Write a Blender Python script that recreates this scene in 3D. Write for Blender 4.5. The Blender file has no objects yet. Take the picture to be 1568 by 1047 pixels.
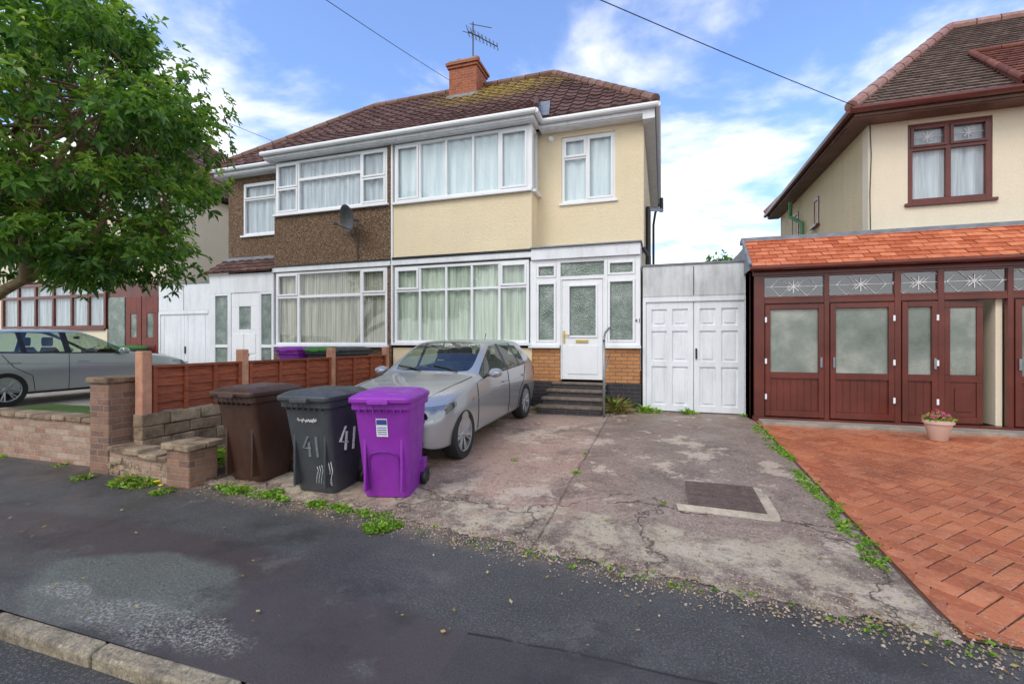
import bpy, math, random, bmesh
from mathutils import Vector, Matrix, noise as mnoise
from mathutils.bvhtree import BVHTree
random.seed(7)
R=random.random
def U(a,b): return random.uniform(a,b)
scene=bpy.context.scene
COL=scene.collection
# ------------------------------------------------------------------ nodes
class NT:
    def __init__(s,name):
        s.mat=bpy.data.materials.new(name); s.mat.use_nodes=True
        s.t=s.mat.node_tree; s.n=s.t.nodes; s.l=s.t.links
        s.n.clear()
        s.out=s.n.new('ShaderNodeOutputMaterial')
        s.bs=s.n.new('ShaderNodeBsdfPrincipled')
        s.l.new(s.bs.outputs[0],s.out.inputs[0])
        s.co=s.n.new('ShaderNodeTexCoord').outputs['Object']
    def put(s,inp,v):
        if isinstance(v,bpy.types.NodeSocket): s.l.new(v,inp)
        else:
            if isinstance(v,(tuple,list)) and len(v)==3 and inp.type=='RGBA': v=(*v,1)
            inp.default_value=v
    def noise(s,scale,detail=4,rough=.6,vec=None,dist=0,out=0):
        n=s.n.new('ShaderNodeTexNoise'); n.inputs['Scale'].default_value=scale
        n.inputs['Detail'].default_value=detail; n.inputs['Roughness'].default_value=rough
        n.inputs['Distortion'].default_value=dist
        s.l.new(vec or s.co,n.inputs['Vector']); return n.outputs[out]
    def vor(s,scale,out='Distance',feature='F1',vec=None):
        n=s.n.new('ShaderNodeTexVoronoi'); n.feature=feature; n.inputs['Scale'].default_value=scale
        s.l.new(vec or s.co,n.inputs['Vector']); return n.outputs[out]
    def ramp(s,fac,stops):
        n=s.n.new('ShaderNodeValToRGB'); e=n.color_ramp.elements
        while len(e)<len(stops): e.new(.5)
        for i,(p,c) in enumerate(stops):
            e[i].position=p
            if isinstance(c,(int,float)): c=(c,c,c)
            e[i].color=(*c,1)
        s.l.new(fac,n.inputs[0]); return n.outputs[0]
    def mix(s,fac,a,b,blend='MIX'):
        n=s.n.new('ShaderNodeMix'); n.data_type='RGBA'; n.blend_type=blend
        s.put(n.inputs[0],fac); s.put(n.inputs[6],a); s.put(n.inputs[7],b); return n.outputs[2]
    def math(s,op,a,b=0,clamp=False):
        n=s.n.new('ShaderNodeMath'); n.operation=op; n.use_clamp=clamp
        s.put(n.inputs[0],a); s.put(n.inputs[1],b); return n.outputs[0]
    def vm(s,op,a,b):
        n=s.n.new('ShaderNodeVectorMath'); n.operation=op
        s.put(n.inputs[0],a); s.put(n.inputs[1],b)
        return n.outputs['Value'] if op in('LENGTH','DISTANCE','DOT_PRODUCT') else n.outputs[0]
    def ell(s,c,r,edge=.25,wob=.5,ws=2.0):
        d=s.vm('LENGTH',s.vm('DIVIDE',s.vm('SUBTRACT',s.co,(c[0],c[1],c[2] if len(c)>2 else 0)),(r[0],r[1],r[2] if len(r)>2 else 1000)),(0,0,0))
        d=s.math('ADD',d,s.math('MULTIPLY',s.math('SUBTRACT',s.noise(ws,5),.5),wob*2))
        return s.math('SUBTRACT',1,s.math('DIVIDE',s.math('SUBTRACT',d,1-edge),2*edge,True),True)
    def warp(s,scale,amt):
        return s.vm('ADD',s.co,s.vm('MULTIPLY',s.vm('SUBTRACT',s.noise(scale,5,.65,out=1),(.5,.5,.5)),(amt,amt,amt)))
    def xyz(s):
        n=s.n.new('ShaderNodeSeparateXYZ'); s.l.new(s.co,n.inputs[0]); return n.outputs
    def comb(s,x,y,z=0.0):
        n=s.n.new('ShaderNodeCombineXYZ'); s.put(n.inputs[0],x); s.put(n.inputs[1],y); s.put(n.inputs[2],z); return n.outputs[0]
    def rnd(s):
        n=s.n.new('ShaderNodeAttribute'); n.attribute_name='rnd'; return n.outputs['Fac']
    def bump(s,h,strength=.3,dist=.01):
        n=s.n.new('ShaderNodeBump'); n.inputs['Strength'].default_value=strength
        n.inputs['Distance'].default_value=dist; s.l.new(h,n.inputs['Height'])
        s.l.new(n.outputs[0],s.bs.inputs['Normal'])
    def set(s,color=None,rough=None,metal=None,spec=None):
        if color is not None: s.put(s.bs.inputs['Base Color'],color)
        if rough is not None: s.put(s.bs.inputs['Roughness'],rough)
        if metal is not None: s.put(s.bs.inputs['Metallic'],metal)
        if spec is not None: s.put(s.bs.inputs['Specular IOR Level'],spec)
        return s.mat
def simple(name,c,rough=.5,var=.15,vs=3,bump=0,bs=80,metal=0,rn=0,spec=.5,dirt=0):
    m=NT(name)
    a=tuple(x*(1-var) for x in c); b=tuple(min(1,x*(1+var)) for x in c)
    col=m.ramp(m.noise(vs,5),[(.3,a),(.7,b)])
    if rn: col=m.mix(1,col,m.ramp(m.rnd(),[(0,1-rn),(1,1)]),'MULTIPLY')
    if dirt:
        z=m.xyz()
        vv=m.comb(m.math('MULTIPLY',z[0],3),m.math('MULTIPLY',z[1],3),m.math('MULTIPLY',z[2],.5))
        col=m.mix(m.math('MULTIPLY',m.ramp(m.noise(2.0,6,.7,vec=vv),[(.45,0),(.75,1)]),dirt),col,(.12,.10,.08))
    if bump: m.bump(m.noise(bs,3),bump,.01)
    return m.set(col,rough,metal,spec)
# ------------------------------------------------------------------ parts
def empty(name,loc=(0,0,0)):
    e=bpy.data.objects.new(name,None); e.location=loc; e.empty_display_size=.3; COL.objects.link(e); return e
def par(o,p):
    if p: o.parent=p; o.matrix_parent_inverse=Matrix.Translation(-Vector(p.location))
class Part:
    def __init__(s,name,parent,mats,T=None):
        s.name=name;s.parent=parent;s.mats=mats;s.v=[];s.f=[];s.m=[];s.r=[];s.T=T
    def V(s,p):
        p=Vector(p)
        if s.T is not None: p=s.T@p
        s.v.append(p); return len(s.v)-1
    def poly(s,pts,m=0,r=None):
        i=[s.V(p) for p in pts]; s.f.append(i); s.m.append(m); s.r.append(R() if r is None else r)
    def face(s,idx,m=0,r=.5):
        s.f.append(idx); s.m.append(m); s.r.append(r)
    def box(s,x0,x1,y0,y1,z0,z1,m=0,r=None):
        if r is None: r=R()
        if x0>x1:x0,x1=x1,x0
        if y0>y1:y0,y1=y1,y0
        if z0>z1:z0,z1=z1,z0
        i=[s.V(p) for p in((x0,y0,z0),(x1,y0,z0),(x1,y1,z0),(x0,y1,z0),(x0,y0,z1),(x1,y0,z1),(x1,y1,z1),(x0,y1,z1))]
        for q in((0,3,2,1),(4,5,6,7),(0,1,5,4),(1,2,6,5),(2,3,7,6),(3,0,4,7)):
            s.face([i[k] for k in q],m,r)
    def stone(s,x0,x1,y0,y1,z0,z1,j=.01,m=0):
        r=R(); q=lambda: U(-j,j)
        i=[s.V((a+q(),b+q(),c+q())) for a,b,c in((x0,y0,z0),(x1,y0,z0),(x1,y1,z0),(x0,y1,z0),(x0,y0,z1),(x1,y0,z1),(x1,y1,z1),(x0,y1,z1))]
        for f in((0,3,2,1),(4,5,6,7),(0,1,5,4),(1,2,6,5),(2,3,7,6),(3,0,4,7)): s.face([i[k] for k in f],m,r)
    def loft(s,rings,m=0,caps=True,r=None,closed=True):
        if r is None: r=R()
        ids=[[s.V(p) for p in ring] for ring in rings]
        n=len(ids[0])
        for a,b in zip(ids[:-1],ids[1:]):
            for k in range(n if closed else n-1):
                s.face([a[k],a[(k+1)%n],b[(k+1)%n],b[k]],m,r)
        if caps: s.face(ids[0][::-1],m,r); s.face(ids[-1],m,r)
    def tube(s,pts,rad,n=8,m=0,r=None,caps=True):
        pts=[Vector(p) for p in pts]; rings=[]
        if not isinstance(rad,(list,tuple)): rad=[rad]*len(pts)
        for i,p in enumerate(pts):
            d=(pts[min(i+1,len(pts)-1)]-pts[max(i-1,0)]).normalized()
            up=Vector((0,0,1)) if abs(d.z)<.9 else Vector((1,0,0))
            a=d.cross(up).normalized(); b=a.cross(d).normalized()
            rings.append([p+(a*math.cos(2*math.pi*k/n)+b*math.sin(2*math.pi*k/n))*rad[i] for k in range(n)])
        s.loft(rings,m,caps,r)
    def lathe(s,c,prof,n=24,axis='Z',m=0,r=.5,caps=True):
        rings=[]
        for (rr,h) in prof:
            ring=[]
            for k in range(n):
                a=2*math.pi*k/n; x,y=rr*math.cos(a),rr*math.sin(a)
                if axis=='Z': q=(x,y,h)
                elif axis=='Y': q=(x,h,y)
                else: q=(h,x,y)
                ring.append(Vector(c)+Vector(q))
            rings.append(ring)
        s.loft(rings,m,caps,r)
    def done(s,smooth=False,bevel=0,seg=2,auto=None):
        me=bpy.data.meshes.new(s.name); me.from_pydata([tuple(v) for v in s.v],[],s.f)
        for m in s.mats: me.materials.append(m)
        me.polygons.foreach_set('material_index',s.m)
        at=me.attributes.new('rnd','FLOAT','FACE'); at.data.foreach_set('value',s.r)
        if smooth: me.polygons.foreach_set('use_smooth',[True]*len(s.f))
        o=bpy.data.objects.new(s.name,me); COL.objects.link(o); par(o,s.parent)
        if bevel:
            b=o.modifiers.new('b','BEVEL'); b.width=bevel; b.segments=seg; b.limit_method='ANGLE'; b.angle_limit=math.radians(40)
        if smooth and auto:
            try:
                me.set_sharp_from_angle(angle=math.radians(auto))
            except Exception: pass
        return o
def wall(p,x0,x1,z0,z1,y0,y1,holes,m=0):
    xs=sorted({x0,x1,*[h[0] for h in holes],*[h[1] for h in holes]})
    zs=sorted({z0,z1,*[h[2] for h in holes],*[h[3] for h in holes]})
    for a,b in zip(xs[:-1],xs[1:]):
        for c,d in zip(zs[:-1],zs[1:]):
            cx,cz=(a+b)/2,(c+d)/2
            if any(h[0]<cx<h[1] and h[2]<cz<h[3] for h in holes): continue
            p.box(a,b,y0,y1,c,d,m)
def text(name,parent,body,size,M,mat,ext=.001):
    cu=bpy.data.curves.new(name,'FONT'); cu.body=body; cu.size=size; cu.extrude=ext; cu.align_x='CENTER'; cu.align_y='CENTER'
    o=bpy.data.objects.new(name,cu); COL.objects.link(o)
    dg=bpy.context.evaluated_depsgraph_get(); me=bpy.data.meshes.new_from_object(o.evaluated_get(dg))
    bpy.data.objects.remove(o); me.transform(M); me.materials.clear(); me.materials.append(mat)
    o=bpy.data.objects.new(name,me); COL.objects.link(o); par(o,parent); return o
# ------------------------------------------------------------------ materials
def m_render(name,c,stain=.25,bs=28,bst=.6):
    m=NT(name)
    col=m.ramp(m.noise(.9,6),[(.3,tuple(x*.92 for x in c)),(.7,c)])
    z=m.xyz(); vv=m.comb(m.math('MULTIPLY',z[0],4),m.math('MULTIPLY',z[1],4),m.math('MULTIPLY',z[2],.5))
    col=m.mix(m.math('MULTIPLY',m.ramp(m.noise(1.3,6,.7,vec=vv),[(.5,0),(.78,1)]),stain),col,tuple(x*.6 for x in c))
    col=m.mix(m.ramp(m.noise(bs*1.4,3,.7),[(.25,.22),(.5,0)]),col,tuple(x*.55 for x in c))
    m.bump(m.noise(bs,4,.75),bst,.03)
    return m.set(col,.9,spec=.15)
CREAM=m_render('cream_render',(.84,.72,.50),.12)
CREAM2=m_render('smooth_cream_render',(.80,.72,.56),.14,bst=.3)
CREAM3=m_render('yellow_roughcast',(.74,.62,.39),.3,bst=.9)
m=NT('brown_pebbledash')
col=m.ramp(m.vor(38,'Color'),[(0,(.06,.035,.022)),(.5,(.18,.115,.072)),(.85,(.29,.21,.145)),(1,(.46,.38,.30))])
col=m.mix(m.ramp(m.noise(1.2,5),[(.3,.0),(.8,.45)]),col,(.11,.065,.04)); m.bump(m.vor(38),.9,.02)
PEBBLE=m.set(col,.9,spec=.2)
WHITE=simple('white_upvc',(.80,.82,.84),.32,.03,2,spec=.5,dirt=.08)
WHITEP=simple('white_painted_timber',(.76,.79,.82),.5,.05,2,.15,30,dirt=.22)
OLDWHITE=simple('weathered_white_board',(.62,.64,.65),.7,.12,2,.3,40,dirt=.42)
BROWNW=simple('mahogany_upvc',(.12,.026,.017),.28,.3,2,.1,50)
LEAD=simple('lead_flashing',(.20,.22,.25),.5,.3,6,.2,20)
BLACK=simple('black_plastic',(.015,.015,.017),.4,.2,4)
DARK=simple('dark_interior',(.03,.03,.03),.9,.2,2)
def m_glass(name,refl=.25,tint=(1,1,1),rg=.03):
    m=NT(name); m.n.remove(m.bs)
    tr=m.n.new('ShaderNodeBsdfTransparent'); tr.inputs[0].default_value=(*tint,1)
    gl=m.n.new('ShaderNodeBsdfGlossy'); gl.inputs['Roughness'].default_value=rg
    fr=m.n.new('ShaderNodeFresnel')
    ge=m.n.new('ShaderNodeNewGeometry')
    # thin pane: the same reflectance from both sides
    m.l.new(m.math('SUBTRACT',1.5,m.math('MULTIPLY',ge.outputs['Backfacing'],1.5-1/1.5)),fr.inputs[0])
    f=m.math('ADD',m.math('MULTIPLY',fr.outputs[0],1.0),refl,True)
    mx=m.n.new('ShaderNodeMixShader'); m.l.new(f,mx.inputs[0]); m.l.new(tr.outputs[0],mx.inputs[1]); m.l.new(gl.outputs[0],mx.inputs[2])
    m.l.new(mx.outputs[0],m.out.inputs[0]); return m.mat
GLASS=m_glass('window_glass',.05)
m=NT('frosted_glass')
col=m.ramp(m.noise(1.1,6,.6),[(.3,(.10,.13,.11)),(.5,(.21,.25,.215)),(.7,(.42,.45,.40))])
m.bump(m.vor(70),.5,.006); FROST=m.set(col,.14,spec=.6)
m=NT('patterned_glass')
col=m.ramp(m.noise(3,6,.7),[(.3,(.08,.12,.10)),(.5,(.18,.23,.20)),(.75,(.38,.43,.40))])
m.bump(m.vor(45),.9,.01); FROSTD=m.set(col,.15,spec=.7)
def m_curtain(name,c,c2,f=22):
    m=NT(name); z=m.xyz()
    v=m.comb(m.math('MULTIPLY',m.math('ADD',z[0],z[1]),f),m.math('MULTIPLY',z[2],.6),0.0)
    col=m.ramp(m.noise(1,4,.6,vec=v),[(.3,c2),(.65,c)])
    return m.set(col,.9,spec=.1)
CURT=m_curtain('blue_white_blinds',(.74,.86,.88),(.52,.66,.70),9)
CURT2=m_curtain('green_white_net',(.62,.72,.60),(.27,.35,.28),14)
CURT3=m_curtain('patterned_net',(.56,.57,.47),(.14,.155,.12),26)
CURT4=m_curtain('grey_net',(.60,.69,.73),(.27,.33,.38),12)
def m_tiles(name,a,b,moss=None):
    m=NT(name)
    col=m.ramp(m.rnd(),[(0,a),(1,b)])
    col=m.mix(m.ramp(m.noise(9,6,.7),[(.35,0),(.75,.6)]),col,tuple(x*.45 for x in a))
    col=m.mix(m.ramp(m.noise(22,5,.8),[(.58,0),(.8,.5)]),col,tuple(min(1,x*1.8+.03) for x in b))
    if moss:
        mk=m.ell(moss[0],moss[1],.5,.7,4)
        mk=m.math('MULTIPLY',mk,m.ramp(m.noise(13,6,.75),[(.45,0),(.54,.9)]))
        col=m.mix(mk,col,(.42,.31,.05))
    m.bump(m.noise(60,4),.4,.006)
    return m.set(col,.75,spec=.3)
TILE=m_tiles('brown_concrete_tiles',(.095,.046,.036),(.19,.105,.085),((-4.4,12.5),(1.7,.9)))
TILE2=m_tiles('neighbour_roof_tiles',(.13,.085,.065),(.23,.165,.13))
TILE3=m_tiles('orange_clay_tiles',(.50,.12,.05),(.78,.27,.13))
RIDGE=m_tiles('ridge_tiles',(.19,.10,.07),(.30,.18,.14))
RIDGEP=m_tiles('pink_ridge_tiles',(.34,.17,.14),(.45,.27,.23))
def m_brick(name,c1,c2,mo,sc=1,grime=.3):
    m=NT(name); z=m.xyz(); v=m.comb(m.math('ADD',z[0],z[1]),z[2],0.0)
    wv=m.vm('ADD',v,m.vm('MULTIPLY',m.vm('SUBTRACT',m.noise(14,3,out=1),(.5,.5,.5)),(.012,.012,0)))
    b=m.n.new('ShaderNodeTexBrick'); m.l.new(wv,b.inputs['Vector'])
    for k,c in(('Color1',c1),('Color2',c2),('Mortar',mo)): b.inputs[k].default_value=(*c,1)
    b.inputs['Scale'].default_value=sc; b.inputs['Mortar Size'].default_value=.008; b.inputs['Brick Width'].default_value=.225; b.inputs['Row Height'].default_value=.075
    b.inputs['Mortar Smooth'].default_value=.3; b.inputs['Bias'].default_value=0
    col=m.mix(m.math('MULTIPLY',m.ramp(m.noise(4,6,.7),[(.4,0),(.7,1)]),grime),b.outputs[0],(.07,.055,.045))
    col=m.mix(m.math('MULTIPLY',m.ramp(m.noise(30,4,.7),[(.45,0),(.8,1)]),.4),col,tuple(min(1,x*1.5) for x in c1))
    m.bump(m.math('ADD',m.math('MULTIPLY',b.outputs['Fac'],-.8),m.math('MULTIPLY',m.noise(50,4),.4)),.7,.012)
    return m.set(col,.85,spec=.25)
BRICKO=m_brick('buff_orange_brick',(.52,.25,.10),(.42,.18,.07),(.16,.13,.10),1,.1)
BRICKR=m_brick('chimney_red_brick',(.42,.12,.05),(.30,.08,.04),(.30,.25,.2),1,.25)
BRICKW=m_brick('old_mixed_brick',(.33,.18,.12),(.17,.10,.08),(.26,.22,.18),1,.4)
BRICKP=m_brick('painted_flaking_brick',(.46,.34,.26),(.30,.15,.10),(.33,.29,.24),1,.35)
BRICKD=m_brick('blue_engineering_brick',(.035,.035,.045),(.05,.045,.05),(.10,.09,.08),1,.2)
m=NT('stone_capping'); col=m.ramp(m.noise(7,7,.7),[(.3,(.13,.10,.07)),(.5,(.34,.26,.17)),(.75,(.52,.43,.32))])
col=m.mix(1,col,m.ramp(m.rnd(),[(0,(.6,.52,.5)),(1,(1,1,1))]),'MULTIPLY'); m.bump(m.noise(25,6,.7),.8,.02); STONE=m.set(col,.9)
TERRA=simple('terracotta_painted_post',(.50,.25,.16),.85,.25,6,.5,40,dirt=.35)
m=NT('red_fence_timber'); z=m.xyz()
col=m.ramp(m.noise(3,6,.65,vec=m.comb(m.math('MULTIPLY',z[0],3),m.math('MULTIPLY',z[1],2),m.math('MULTIPLY',z[2],26))),[(.3,(.17,.035,.016)),(.7,(.50,.13,.055))])
col=m.mix(1,col,m.ramp(m.rnd(),[(0,.6),(1,1)]),'MULTIPLY'); m.bump(m.noise(30,5),.4,.01); FENCE=m.set(col,.7)
# ground materials
def aggregate(m,base_lo,base_hi,peb,scale=60,amt=.6,big=.8):
    col=m.ramp(m.noise(big,7,.65),[(.3,base_lo),(.7,base_hi)])
    v=m.noise(scale*1.25,2,.8)
    f=m.math('MULTIPLY',m.ramp(v,[(.54,0),(.66,1)]),amt)
    col=m.mix(f,col,peb)
    f2=m.math('MULTIPLY',m.ramp(m.noise(scale*.9,3,.75),[(.34,1),(.46,0)]),amt)
    return m.mix(f2,col,tuple(x*.28 for x in base_lo))
m=NT('pavement_asphalt')
col=aggregate(m,(.048,.046,.044),(.092,.089,.084),(.24,.23,.215),62,.62)
z=m.xyz()
br=m.ell((-4.1,2.50),(1.9,.30),.15,.35,2); col=m.mix(m.math('MULTIPLY',br,.9),col,m.mix(m.noise(90,3,.7),(.042,.031,.028),(.095,.073,.066)))
br2=m.ell((-1.9,2.0),(1.7,.40),.12,.3,1.5); col=m.mix(m.math('MULTIPLY',br2,.85),col,m.mix(m.noise(90,3,.7),(.040,.031,.032),(.105,.085,.083)))
gr=m.ell((-3.3,2.06),(.80,.40),.08,.38,2.2); col=m.mix(m.math('MULTIPLY',gr,.75),col,aggregate(m,(.085,.098,.078),(.145,.155,.13),(.34,.36,.31),55,.75))
wt=m.ell((-2.75,1.82),(.65,.15),.2,.5,6); col=m.mix(m.math('MULTIPLY',wt,m.ramp(m.noise(45,5,.85),[(.50,0),(.56,.8)])),col,(.42,.41,.36))
wt=m.ell((-3.6,1.9),(.22,.08),.2,.5,8); col=m.mix(m.math('MULTIPLY',wt,m.ramp(m.noise(50,5,.85),[(.50,0),(.56,.8)])),col,(.42,.41,.36))
sy=m.math('ADD',z[1],m.math('MULTIPLY',m.noise(1.4,4),.12))
seam=m.math('SUBTRACT',1,m.math('DIVIDE',m.math('ABSOLUTE',m.math('SUBTRACT',sy,2.36)),.014,True),True)
seam=m.math('MULTIPLY',seam,m.math('GREATER_THAN',z[0],-1.0)); 
half=m.math('MULTIPLY',m.math('LESS_THAN',sy,2.36),m.math('GREATER_THAN',z[0],-1.0))
col=m.mix(m.math('MULTIPLY',half,.6),col,aggregate(m,(.040,.038,.038),(.070,.066,.064),(.17,.165,.155),90,.6))
col=m.mix(seam,col,(.012,.012,.012))
ed=m.math('ADD',m.math('SUBTRACT',z[1],3.0),m.math('MULTIPLY',z[0],.09)) 
edm=m.math('MULTIPLY',m.math('MULTIPLY',ed,3.2,True),m.ramp(m.noise(5,7,.75),[(.40,0),(.53,.9)])); col=m.mix(edm,col,aggregate(m,(.17,.12,.08),(.30,.22,.15),(.54,.46,.37),44,.7))
dp=m.ramp(m.noise(.9,6,.65,vec=m.vm('ADD',m.co,(3,9,0))),[(.52,0),(.60,.55)]); col=m.mix(dp,col,(.034,.031,.030))
lp=m.ramp(m.noise(1.7,7,.7,vec=m.vm('ADD',m.co,(13,2,0))),[(.58,0),(.64,.5)]); col=m.mix(lp,col,aggregate(m,(.10,.096,.088),(.14,.135,.12),(.32,.31,.28),55,.7))
m.bump(m.math('ADD',m.noise(85,4,.8),m.math('MULTIPLY',m.noise(7,4),1.2)),.65,.009)
ASPH=m.set(col,m.ramp(m.noise(1.1,5),[(.38,.30),(.62,.8)]),spec=.4)
m=NT('road_asphalt'); col=aggregate(m,(.035,.034,.034),(.07,.068,.066),(.22,.21,.2),60,.7); m.bump(m.noise(80,4,.8),.8,.01); ROAD=m.set(col,.6)
m=NT('driveway_concrete')
col=aggregate(m,(.25,.175,.135),(.44,.33,.255),(.66,.55,.46),46,.7,1.1)
z=m.xyz()
pk=m.ell((-1.7,5.4),(1.2,2.6),.35,.5,1.2); col=m.mix(m.math('MULTIPLY',pk,.8),col,aggregate(m,(.44,.25,.18),(.62,.41,.31),(.74,.62,.53),42,.6))
dk=m.math('MULTIPLY',m.math('GREATER_THAN',z[0],-.93),m.ramp(m.math('DIVIDE',z[1],10),[(.42,0),(.55,.75)])); col=m.mix(m.math('MULTIPLY',dk,m.ramp(m.noise(1.5,5),[(.3,.3),(.7,.9)])),col,aggregate(m,(.14,.105,.085),(.24,.18,.145),(.44,.35,.29),50,.6))
fr_=m.math('ADD',m.math('ADD',m.math('MULTIPLY',z[1],.1),m.math('MULTIPLY',z[0],.011)),m.math('MULTIPLY',m.math('SUBTRACT',m.noise(1.8,6),.5),.10))
ap=m.math('MULTIPLY',m.ramp(fr_,[(.395,1),(.405,0)]),m.ramp(m.noise(3.2,7,.7),[(.40,.2),(.50,1)]))
col=m.mix(ap,col,aggregate(m,(.46,.38,.26),(.62,.53,.39),(.72,.64,.52),50,.35))
pit=m.math('MULTIPLY',m.ramp(fr_,[(.350,1),(.362,0)]),m.ramp(m.noise(5,6,.7,vec=m.vm('ADD',m.co,(4,1,0))),[(.45,.05),(.55,.95)]))
col=m.mix(pit,col,aggregate(m,(.16,.11,.085),(.30,.21,.165),(.62,.49,.41),34,.85))
wk=m.ramp(m.noise(.85,8,.75,dist=.6),[(.5,0),(.60,.8)]); col=m.mix(wk,col,aggregate(m,(.12,.085,.066),(.20,.145,.115),(.48,.38,.31),50,.8))
lt=m.ramp(m.noise(1.3,7,.75,vec=m.vm('ADD',m.co,(7,3,0))),[(.56,0),(.59,.8)]); col=m.mix(lt,col,(.62,.50,.38))
sp2=m.ramp(m.noise(17,6,.8),[(.54,0),(.64,.7)]); col=m.mix(sp2,col,(.13,.09,.07))
sp3=m.ramp(m.noise(24,5,.8,vec=m.vm('ADD',m.co,(5,5,0))),[(.56,0),(.66,.6)]); col=m.mix(sp3,col,(.62,.48,.40))
ms=m.math('MULTIPLY',m.ramp(m.noise(2.4,7,.75,vec=m.vm('ADD',m.co,(1,17,0))),[(.56,0),(.66,.55)]),m.ramp(m.noise(40,3,.7),[(.4,0),(.6,1)])); col=m.mix(ms,col,(.12,.13,.05))
def jline(m,sock,val,w,wob=.03,sc=2):
    s2=m.math('ADD',sock,m.math('MULTIPLY',m.math('SUBTRACT',m.noise(sc,5,.7),.5),wob*2))
    return m.math('SUBTRACT',1,m.math('DIVIDE',m.math('ABSOLUTE',m.math('SUBTRACT',s2,val)),w,True),True)
j=m.math('MAXIMUM',m.math('MULTIPLY',jline(m,z[0],-.93,.014,.04,4),.55),m.math('MULTIPLY',jline(m,z[1],4.42,.02,.34,1.9),m.math('GREATER_THAN',z[0],-.5)))
cr=m.ramp(m.vor(.62,'Distance','DISTANCE_TO_EDGE',vec=m.warp(1.6,1.0)),[(0,1),(.012,0)])
cr=m.math('MULTIPLY',cr,m.math('LESS_THAN',z[1],4.7))
j=m.math('MAXIMUM',j,m.math('MULTIPLY',cr,.7)); col=m.mix(j,col,(.04,.032,.024))
m.bump(m.math('SUBTRACT',m.math('ADD',m.noise(60,4,.8),m.math('MULTIPLY',m.noise(11,6,.75),1.6)),m.math('MULTIPLY',j,2)),.9,.014)
DRIVE=m.set(col,m.ramp(m.noise(1.7,6),[(.38,.30),(.62,.85)]),spec=.4)
m=NT('red_block_paving')
col=m.ramp(m.rnd(),[(0,(.38,.098,.040)),(.5,(.50,.150,.060)),(1,(.58,.205,.095))])
col=m.mix(m.ramp(m.noise(1.2,7,.7),[(.45,0),(.66,.65)]),col,(.22,.062,.03))
col=m.mix(m.ramp(m.noise(26,5,.75),[(.5,0),(.8,.6)]),col,(.64,.36,.22))
col=m.mix(m.ramp(m.noise(34,4,.75),[(.25,.7),(.42,0)]),col,(.15,.05,.03))
m.bump(m.noise(40,5),.5,.01)
PAVE=m.set(col,m.ramp(m.noise(1.4,5),[(.40,.10),(.60,.5)]),spec=.5)
SAND=simple('paving_joints',(.10,.055,.035),.9,.3,12,.5,60)
m=NT('concrete_kerb'); col=aggregate(m,(.26,.21,.14),(.42,.35,.24),(.58,.52,.42),40,.6,3)
col=m.mix(m.ramp(m.noise(5,7,.75),[(.48,0),(.62,.8)]),col,(.11,.095,.075)); m.bump(m.noise(30,6,.75),.9,.02); KERB=m.set(col,.85)
m=NT('grass_lawn'); col=m.ramp(m.noise(30,5,.7),[(.3,(.05,.11,.02)),(.7,(.15,.26,.04))]); m.bump(m.noise(90,4),1,.03); LAWN=m.set(col,.9)
GROUND=simple('earth_ground',(.10,.09,.06),.95,.4,.5,.5,20)
CONC=simple('plain_concrete',(.32,.28,.23),.85,.25,3,.4,60,dirt=.4)
SOIL=simple('garden_soil',(.11,.075,.05),.95,.4,10,1,40)
def m_leaf(name,a,b,c,tr=.35):
    m=NT(name)
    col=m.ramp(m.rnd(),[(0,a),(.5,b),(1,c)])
    m.set(col,.42,spec=.4)
    t=m.n.new('ShaderNodeBsdfTranslucent'); m.l.new(m.mix(1,col,(1.3,1.5,.6),'MULTIPLY'),t.inputs[0])
    mx=m.n.new('ShaderNodeMixShader'); mx.inputs[0].default_value=tr
    m.l.new(m.bs.outputs[0],mx.inputs[1]); m.l.new(t.outputs[0],mx.inputs[2]); m.l.new(mx.outputs[0],m.out.inputs[0]); return m.mat
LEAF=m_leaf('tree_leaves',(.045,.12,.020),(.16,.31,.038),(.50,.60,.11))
WEED=m_leaf('weed_leaves',(.06,.16,.015),(.17,.34,.03),(.36,.50,.06))
DRYW=m_leaf('dry_stems',(.10,.07,.03),(.2,.14,.06),(.3,.22,.1),.2)
BARK=simple('tree_bark',(.24,.17,.09),.9,.4,8,.9,30)
LITTER=m_leaf('fallen_leaves',(.25,.12,.03),(.42,.30,.07),(.5,.42,.2),.1)
# ------------------------------------------------------------------ ground
def gz(x,y):
    return 0 if y<3.3 else .22*min(1,(y-3.3)/5.7)
g=Part('ground',None,[GROUND]); g.poly([(-400,-400,-.13),(400,-400,-.13),(400,400,-.13),(-400,400,-.13)]); g.done()
g=Part('road',None,[ROAD]); g.poly([(-80,-6,-.075),(80,-6,-.075),(80,1.56,-.075),(-80,1.56,-.075)]); g.done()
g=Part('kerb',None,[KERB])
x=-30.2
while x<20:
    g.stone(x,x+.908,1.545,1.64,-.12,.000,.008); x+=.915
g.done(bevel=.016)
def sheet(name,mat,x0,x1,nx,yf,y1,ny,off,zf=gz,rag=.0):
    p=Part(name,None,[mat]); ids=[]
    for j in range(ny+1):
        row=[]
        for i in range(nx+1):
            x=x0+(x1-x0)*i/nx; ya=yf(x) if callable(yf) else yf
            y=ya+(y1-ya)*(j/ny)**1.3
            if j==0 and rag: y+=rag*(mnoise.noise(Vector((x*3,0,0)))+.7*mnoise.noise(Vector((x*11,3,0)))+.4*mnoise.noise(Vector((x*31,3,0))))
            zz=zf(x,y)+off
            if j==0 and rag: zz-=.008
            if y>3.4: zz+=.008*mnoise.noise(Vector((x*.9,y*.9,0)))
            row.append(p.V((x,y,zz)))
        ids.append(row)
    for j in range(ny):
        for i in range(nx): p.face([ids[j][i],ids[j][i+1],ids[j+1][i+1],ids[j+1][i]])
    return p.done(smooth=True)
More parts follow.
